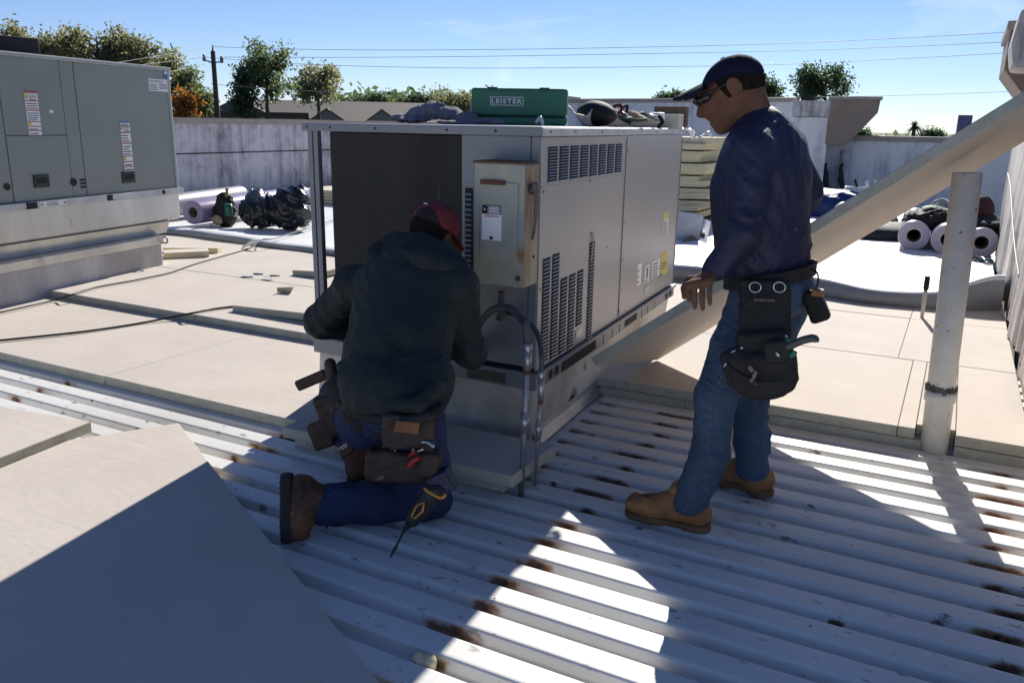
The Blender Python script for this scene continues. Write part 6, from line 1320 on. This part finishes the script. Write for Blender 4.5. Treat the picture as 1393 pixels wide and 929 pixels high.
# hedge line far right, dark roof edge
m = MB(); g = np.random.default_rng(8)
for k in range(900):
    q = far(1165+k*.27, 189+.003*k+g.uniform(-.5, 2), 150); sz = g.uniform(.25, .6)
    for _ in range(3): u_ = g.normal(size=3); v_ = g.normal(size=3); p = q+g.normal(size=3)*A3(.8, .8, .2); m.add([p-u_*sz*.6, p+v_*sz*.5, p+u_*sz*.6, p-v_*sz*.5], [(0, 1, 2, 3)])
tag(m.build('far_wood', LM['pine'][2]), 'far green treeline low on the right horizon', 'treeline', kind='stuff')
m = MB(); g = np.random.default_rng(9)
for k in range(1600):
    q = far(455+k*.144, 139+g.uniform(-2, 10), 170+g.uniform(-15, 15)); sz = g.uniform(.3, .7)
    for _ in range(3): u_ = g.normal(size=3); v_ = g.normal(size=3); p = q+g.normal(size=3)*1.0; m.add([p-u_*sz*.6, p+v_*sz*.5, p+u_*sz*.6, p-v_*sz*.5], [(0, 1, 2, 3)])
tag(m.build('far_wood', LM['green'][1]), 'far dark wood on the horizon behind the house roofs', 'treeline', kind='stuff')
# houses
MROOF = M('shingle_roof', (.155, .135, .115), (.125, .108, .092), 5, .85, bump=.3, bscale=40); MSIDE = M('siding', (.30, .28, .25), (.26, .245, .22), 3, .8); MGAB = M('gable_siding', (.22, .205, .19), None, 3, .8); MWIN = M('window_dark', (.03, .035, .045), None, 9, .15)
hx = nrm(A3(*(far(530, 150, 62)-far(352, 150, 62))[:2], 0)); hy = A3(-hx[1], hx[0], 0); H0 = far(352, 150, 62); H0[2] = 0; HW = np.linalg.norm((far(530, 150, 62)-far(352, 150, 62))[:2])
zr = far(400, 134.5, 62)[2]; ze = far(400, 163, 62)[2]-.3
def HP(x, y, z): q = H0+hx*x+hy*y; return (q[0], q[1], z)
ho = thing('house', 'long house with a shingled roof and three gables beyond the left parapet', 'house', HP(HW/2, 4, -5))
m = MB(); m.box(-3.4, HW+3.5, .4, 9.6, -5, ze+.1, T=HP); m.build('wall', MSIDE, ho)
m = MB(); m.prism([HP(0, -.3, ze), HP(0, 5, zr), HP(0, 10.3, ze)], hx*(-.4), hx*(HW+4)); m.build('roof', MROOF, ho)
def gable(x, w_, h_, dep, name='gable'):
    mm = MB(); mm.prism([HP(x-w_/2, -dep, ze-.1), HP(x, -dep, ze-.1+h_), HP(x+w_/2, -dep, ze-.1)], (0, 0, 0), hy*(dep+4)); rf = mm.build('gable_roof', MROOF, ho)
    mm = MB(); mm.prism([HP(x-w_/2*.78, -dep-.02, ze+.08), HP(x, -dep-.02, ze-.14+h_*.86), HP(x+w_/2*.78, -dep-.02, ze+.08)], (0, 0, 0), hy*.01-hy*.06); mm.build('gable_face', MGAB, rf)
gable(-1.3, 7.2, (zr-ze)*1.02, 1.4); gable(4.6, 3.6, (zr-ze)*.72, .9); gable(HW-.6, 3.4, (zr-ze)*.72, .9)
for x in (3.2, 4.1, 5.0, 7.4, HW-2.0, HW-1.0):
    m = MB(); m.box(x, x+.55, .33, .40, ze-1.0, ze-.25, T=HP); wn = m.build('window', MWHITE, ho); m = MB(); m.box(x+.06, x+.49, .32, .331, ze-.94, ze-.31, T=HP); m.build('pane', MWIN, wn)
a = far(320, 152, 58); h2 = thing('house', 'low dark flat roofed building between utility pole and conifer', 'house', (a[0], a[1], -5))
def H2(x, y, z): q = A3(a[0], a[1], 0)+hx*x+hy*y; return (q[0], q[1], z)
m = MB(); m.box(-5, 4.3, 0, 6, -5, a[2]-.35, T=H2); m.build('wall', MSIDE, h2); m = MB(); m.box(-5.3, 4.6, -.3, 6.2, a[2]-.35, a[2], T=H2); m.build('roof', M('dark_roof', (.07, .062, .06), None, 4, .8), h2, .02)
a2 = far(700, 139, 66); h3 = thing('house', 'tan building glimpsed beside the green case', 'house', (a2[0], a2[1], -5))
m = MB(); q0, q1 = far(772, 131, 30), far(790, 133, 30); m.hexa([(q0[0], q0[1], -5), (q1[0], q1[1], -5), (q1[0]-1, q1[1]+2, -5), (q0[0]-1, q0[1]+2, -5), tuple(q0), tuple(q1), tuple(q1+A3(-1, 2, 0)), tuple(q0+A3(-1, 2, 0))]); m.build('wall', MSIDE, h3)
# utility pole and wires
pp = far(289.5, 70, 45); po = thing('utility_pole', 'wooden utility pole with a small crossarm against the sky', 'utility pole', (pp[0], pp[1], -5))
MPOLE = M('weathered_pole', (.085, .072, .062), (.06, .05, .045), 8, .9)
m = MB(); m.tube([(pp[0], pp[1], -5), pp], [.16, .11], 10); m.build('pole', MPOLE, po)
ar = A3(_rt[0], _rt[1], 0)
for s_, py in ((-1, 79), (1, 81.5)):
    e_ = far(289.5+12*s_, py, 45); c_ = far(289.5, 86, 45); m = MB(); m.tube([c_, lerp(c_, e_, .6)-A3(0, 0, .05), e_-A3(0, 0, .12)], .035, 6); am = m.build('bracket_arm', MPOLE, po); m = MB(); m.tube([e_-A3(0, 0, .16), e_, e_+A3(0, 0, .16)], [.07, .09, .05], 8); m.build('insulator', MSTEELD, am)
m = MB(); m.tube([pp, pp+A3(0, 0, .28)], [.05, .035], 6); m.build('insulator', MSTEELD, po)
MWIRE = M('wire', (.12, .12, .13), None, 9, .5)
for lb, P_ in (('topmost overhead wire of the pole, running right across the sky', [(289.5, 64, 45), (380, 67, 43), (520, 68.5, 41), (700, 67.5, 39), (900, 64, 38), (1050, 60, 37), (1250, 51, 36), (1440, 40, 35)]),
               ('second overhead wire, from the right crossarm across the sky', [(301, 78, 45), (400, 78.5, 43), (520, 78.3, 41), (700, 76.5, 39), (900, 73, 38), (1050, 70, 37), (1250, 63, 36), (1440, 54, 35)]),
               ('third overhead wire, lowest of the upper three', [(278, 78, 45), (340, 83, 44), (420, 88, 43), (560, 92, 41), (700, 93, 39), (900, 91, 38), (1050, 88.5, 37), (1250, 79, 36), (1440, 68, 35)]),
               ('low thin overhead wire near the horizon', [(289.5, 115, 45), (400, 123, 47), (520, 128.5, 50), (700, 133, 52), (860, 134.5, 54), (1050, 133, 55), (1250, 129.5, 55), (1440, 122, 55)]),
               ('short wire leaving the pole top towards the left edge', [(289.5, 64, 45), (230, 74, 40), (120, 92, 34)]), ('second short wire leaving the pole towards the left edge', [(278, 78, 45), (230, 84, 40), (120, 98, 34)]), ('lowest short wire leaving the pole towards the left edge', [(289.5, 85, 45), (245, 95, 41), (120, 122, 34)])):
    m = MB(); m.tube(bez([far(*q) for q in P_], 8), .0095, 4); tag(m.build('overhead_wire', MWIRE), lb, 'wire', 'overhead wires')

# flakes and grit lying on the metal deck
m = MB(); g = np.random.default_rng(77)
for k in range(150):
    x, y = g.uniform(-2.2, .38), g.uniform(1.45, 3.9); fl = (y-Y0) % PITCHR
    if fl > .078: continue
    a = g.uniform(0, 6.28); r1, r2 = g.uniform(.002, .009), g.uniform(.0015, .004); z = .0012+g.uniform(0, .003)
    m.add([(x+r1*math.cos(a), y+r1*math.sin(a), z), (x-r2*math.sin(a), y+r2*math.cos(a), z+.002), (x-r1*math.cos(a), y-r1*math.sin(a), z), (x+r2*math.sin(a), y-r2*math.cos(a), z+.001)], [(0, 1, 2, 3)])
tag(m.build('deck_debris', M('dark_flakes', (.06, .045, .035), (.14, .11, .08), 30, .9)), 'scattered dark flakes and grit on the ribbed metal deck', 'debris', kind='stuff')
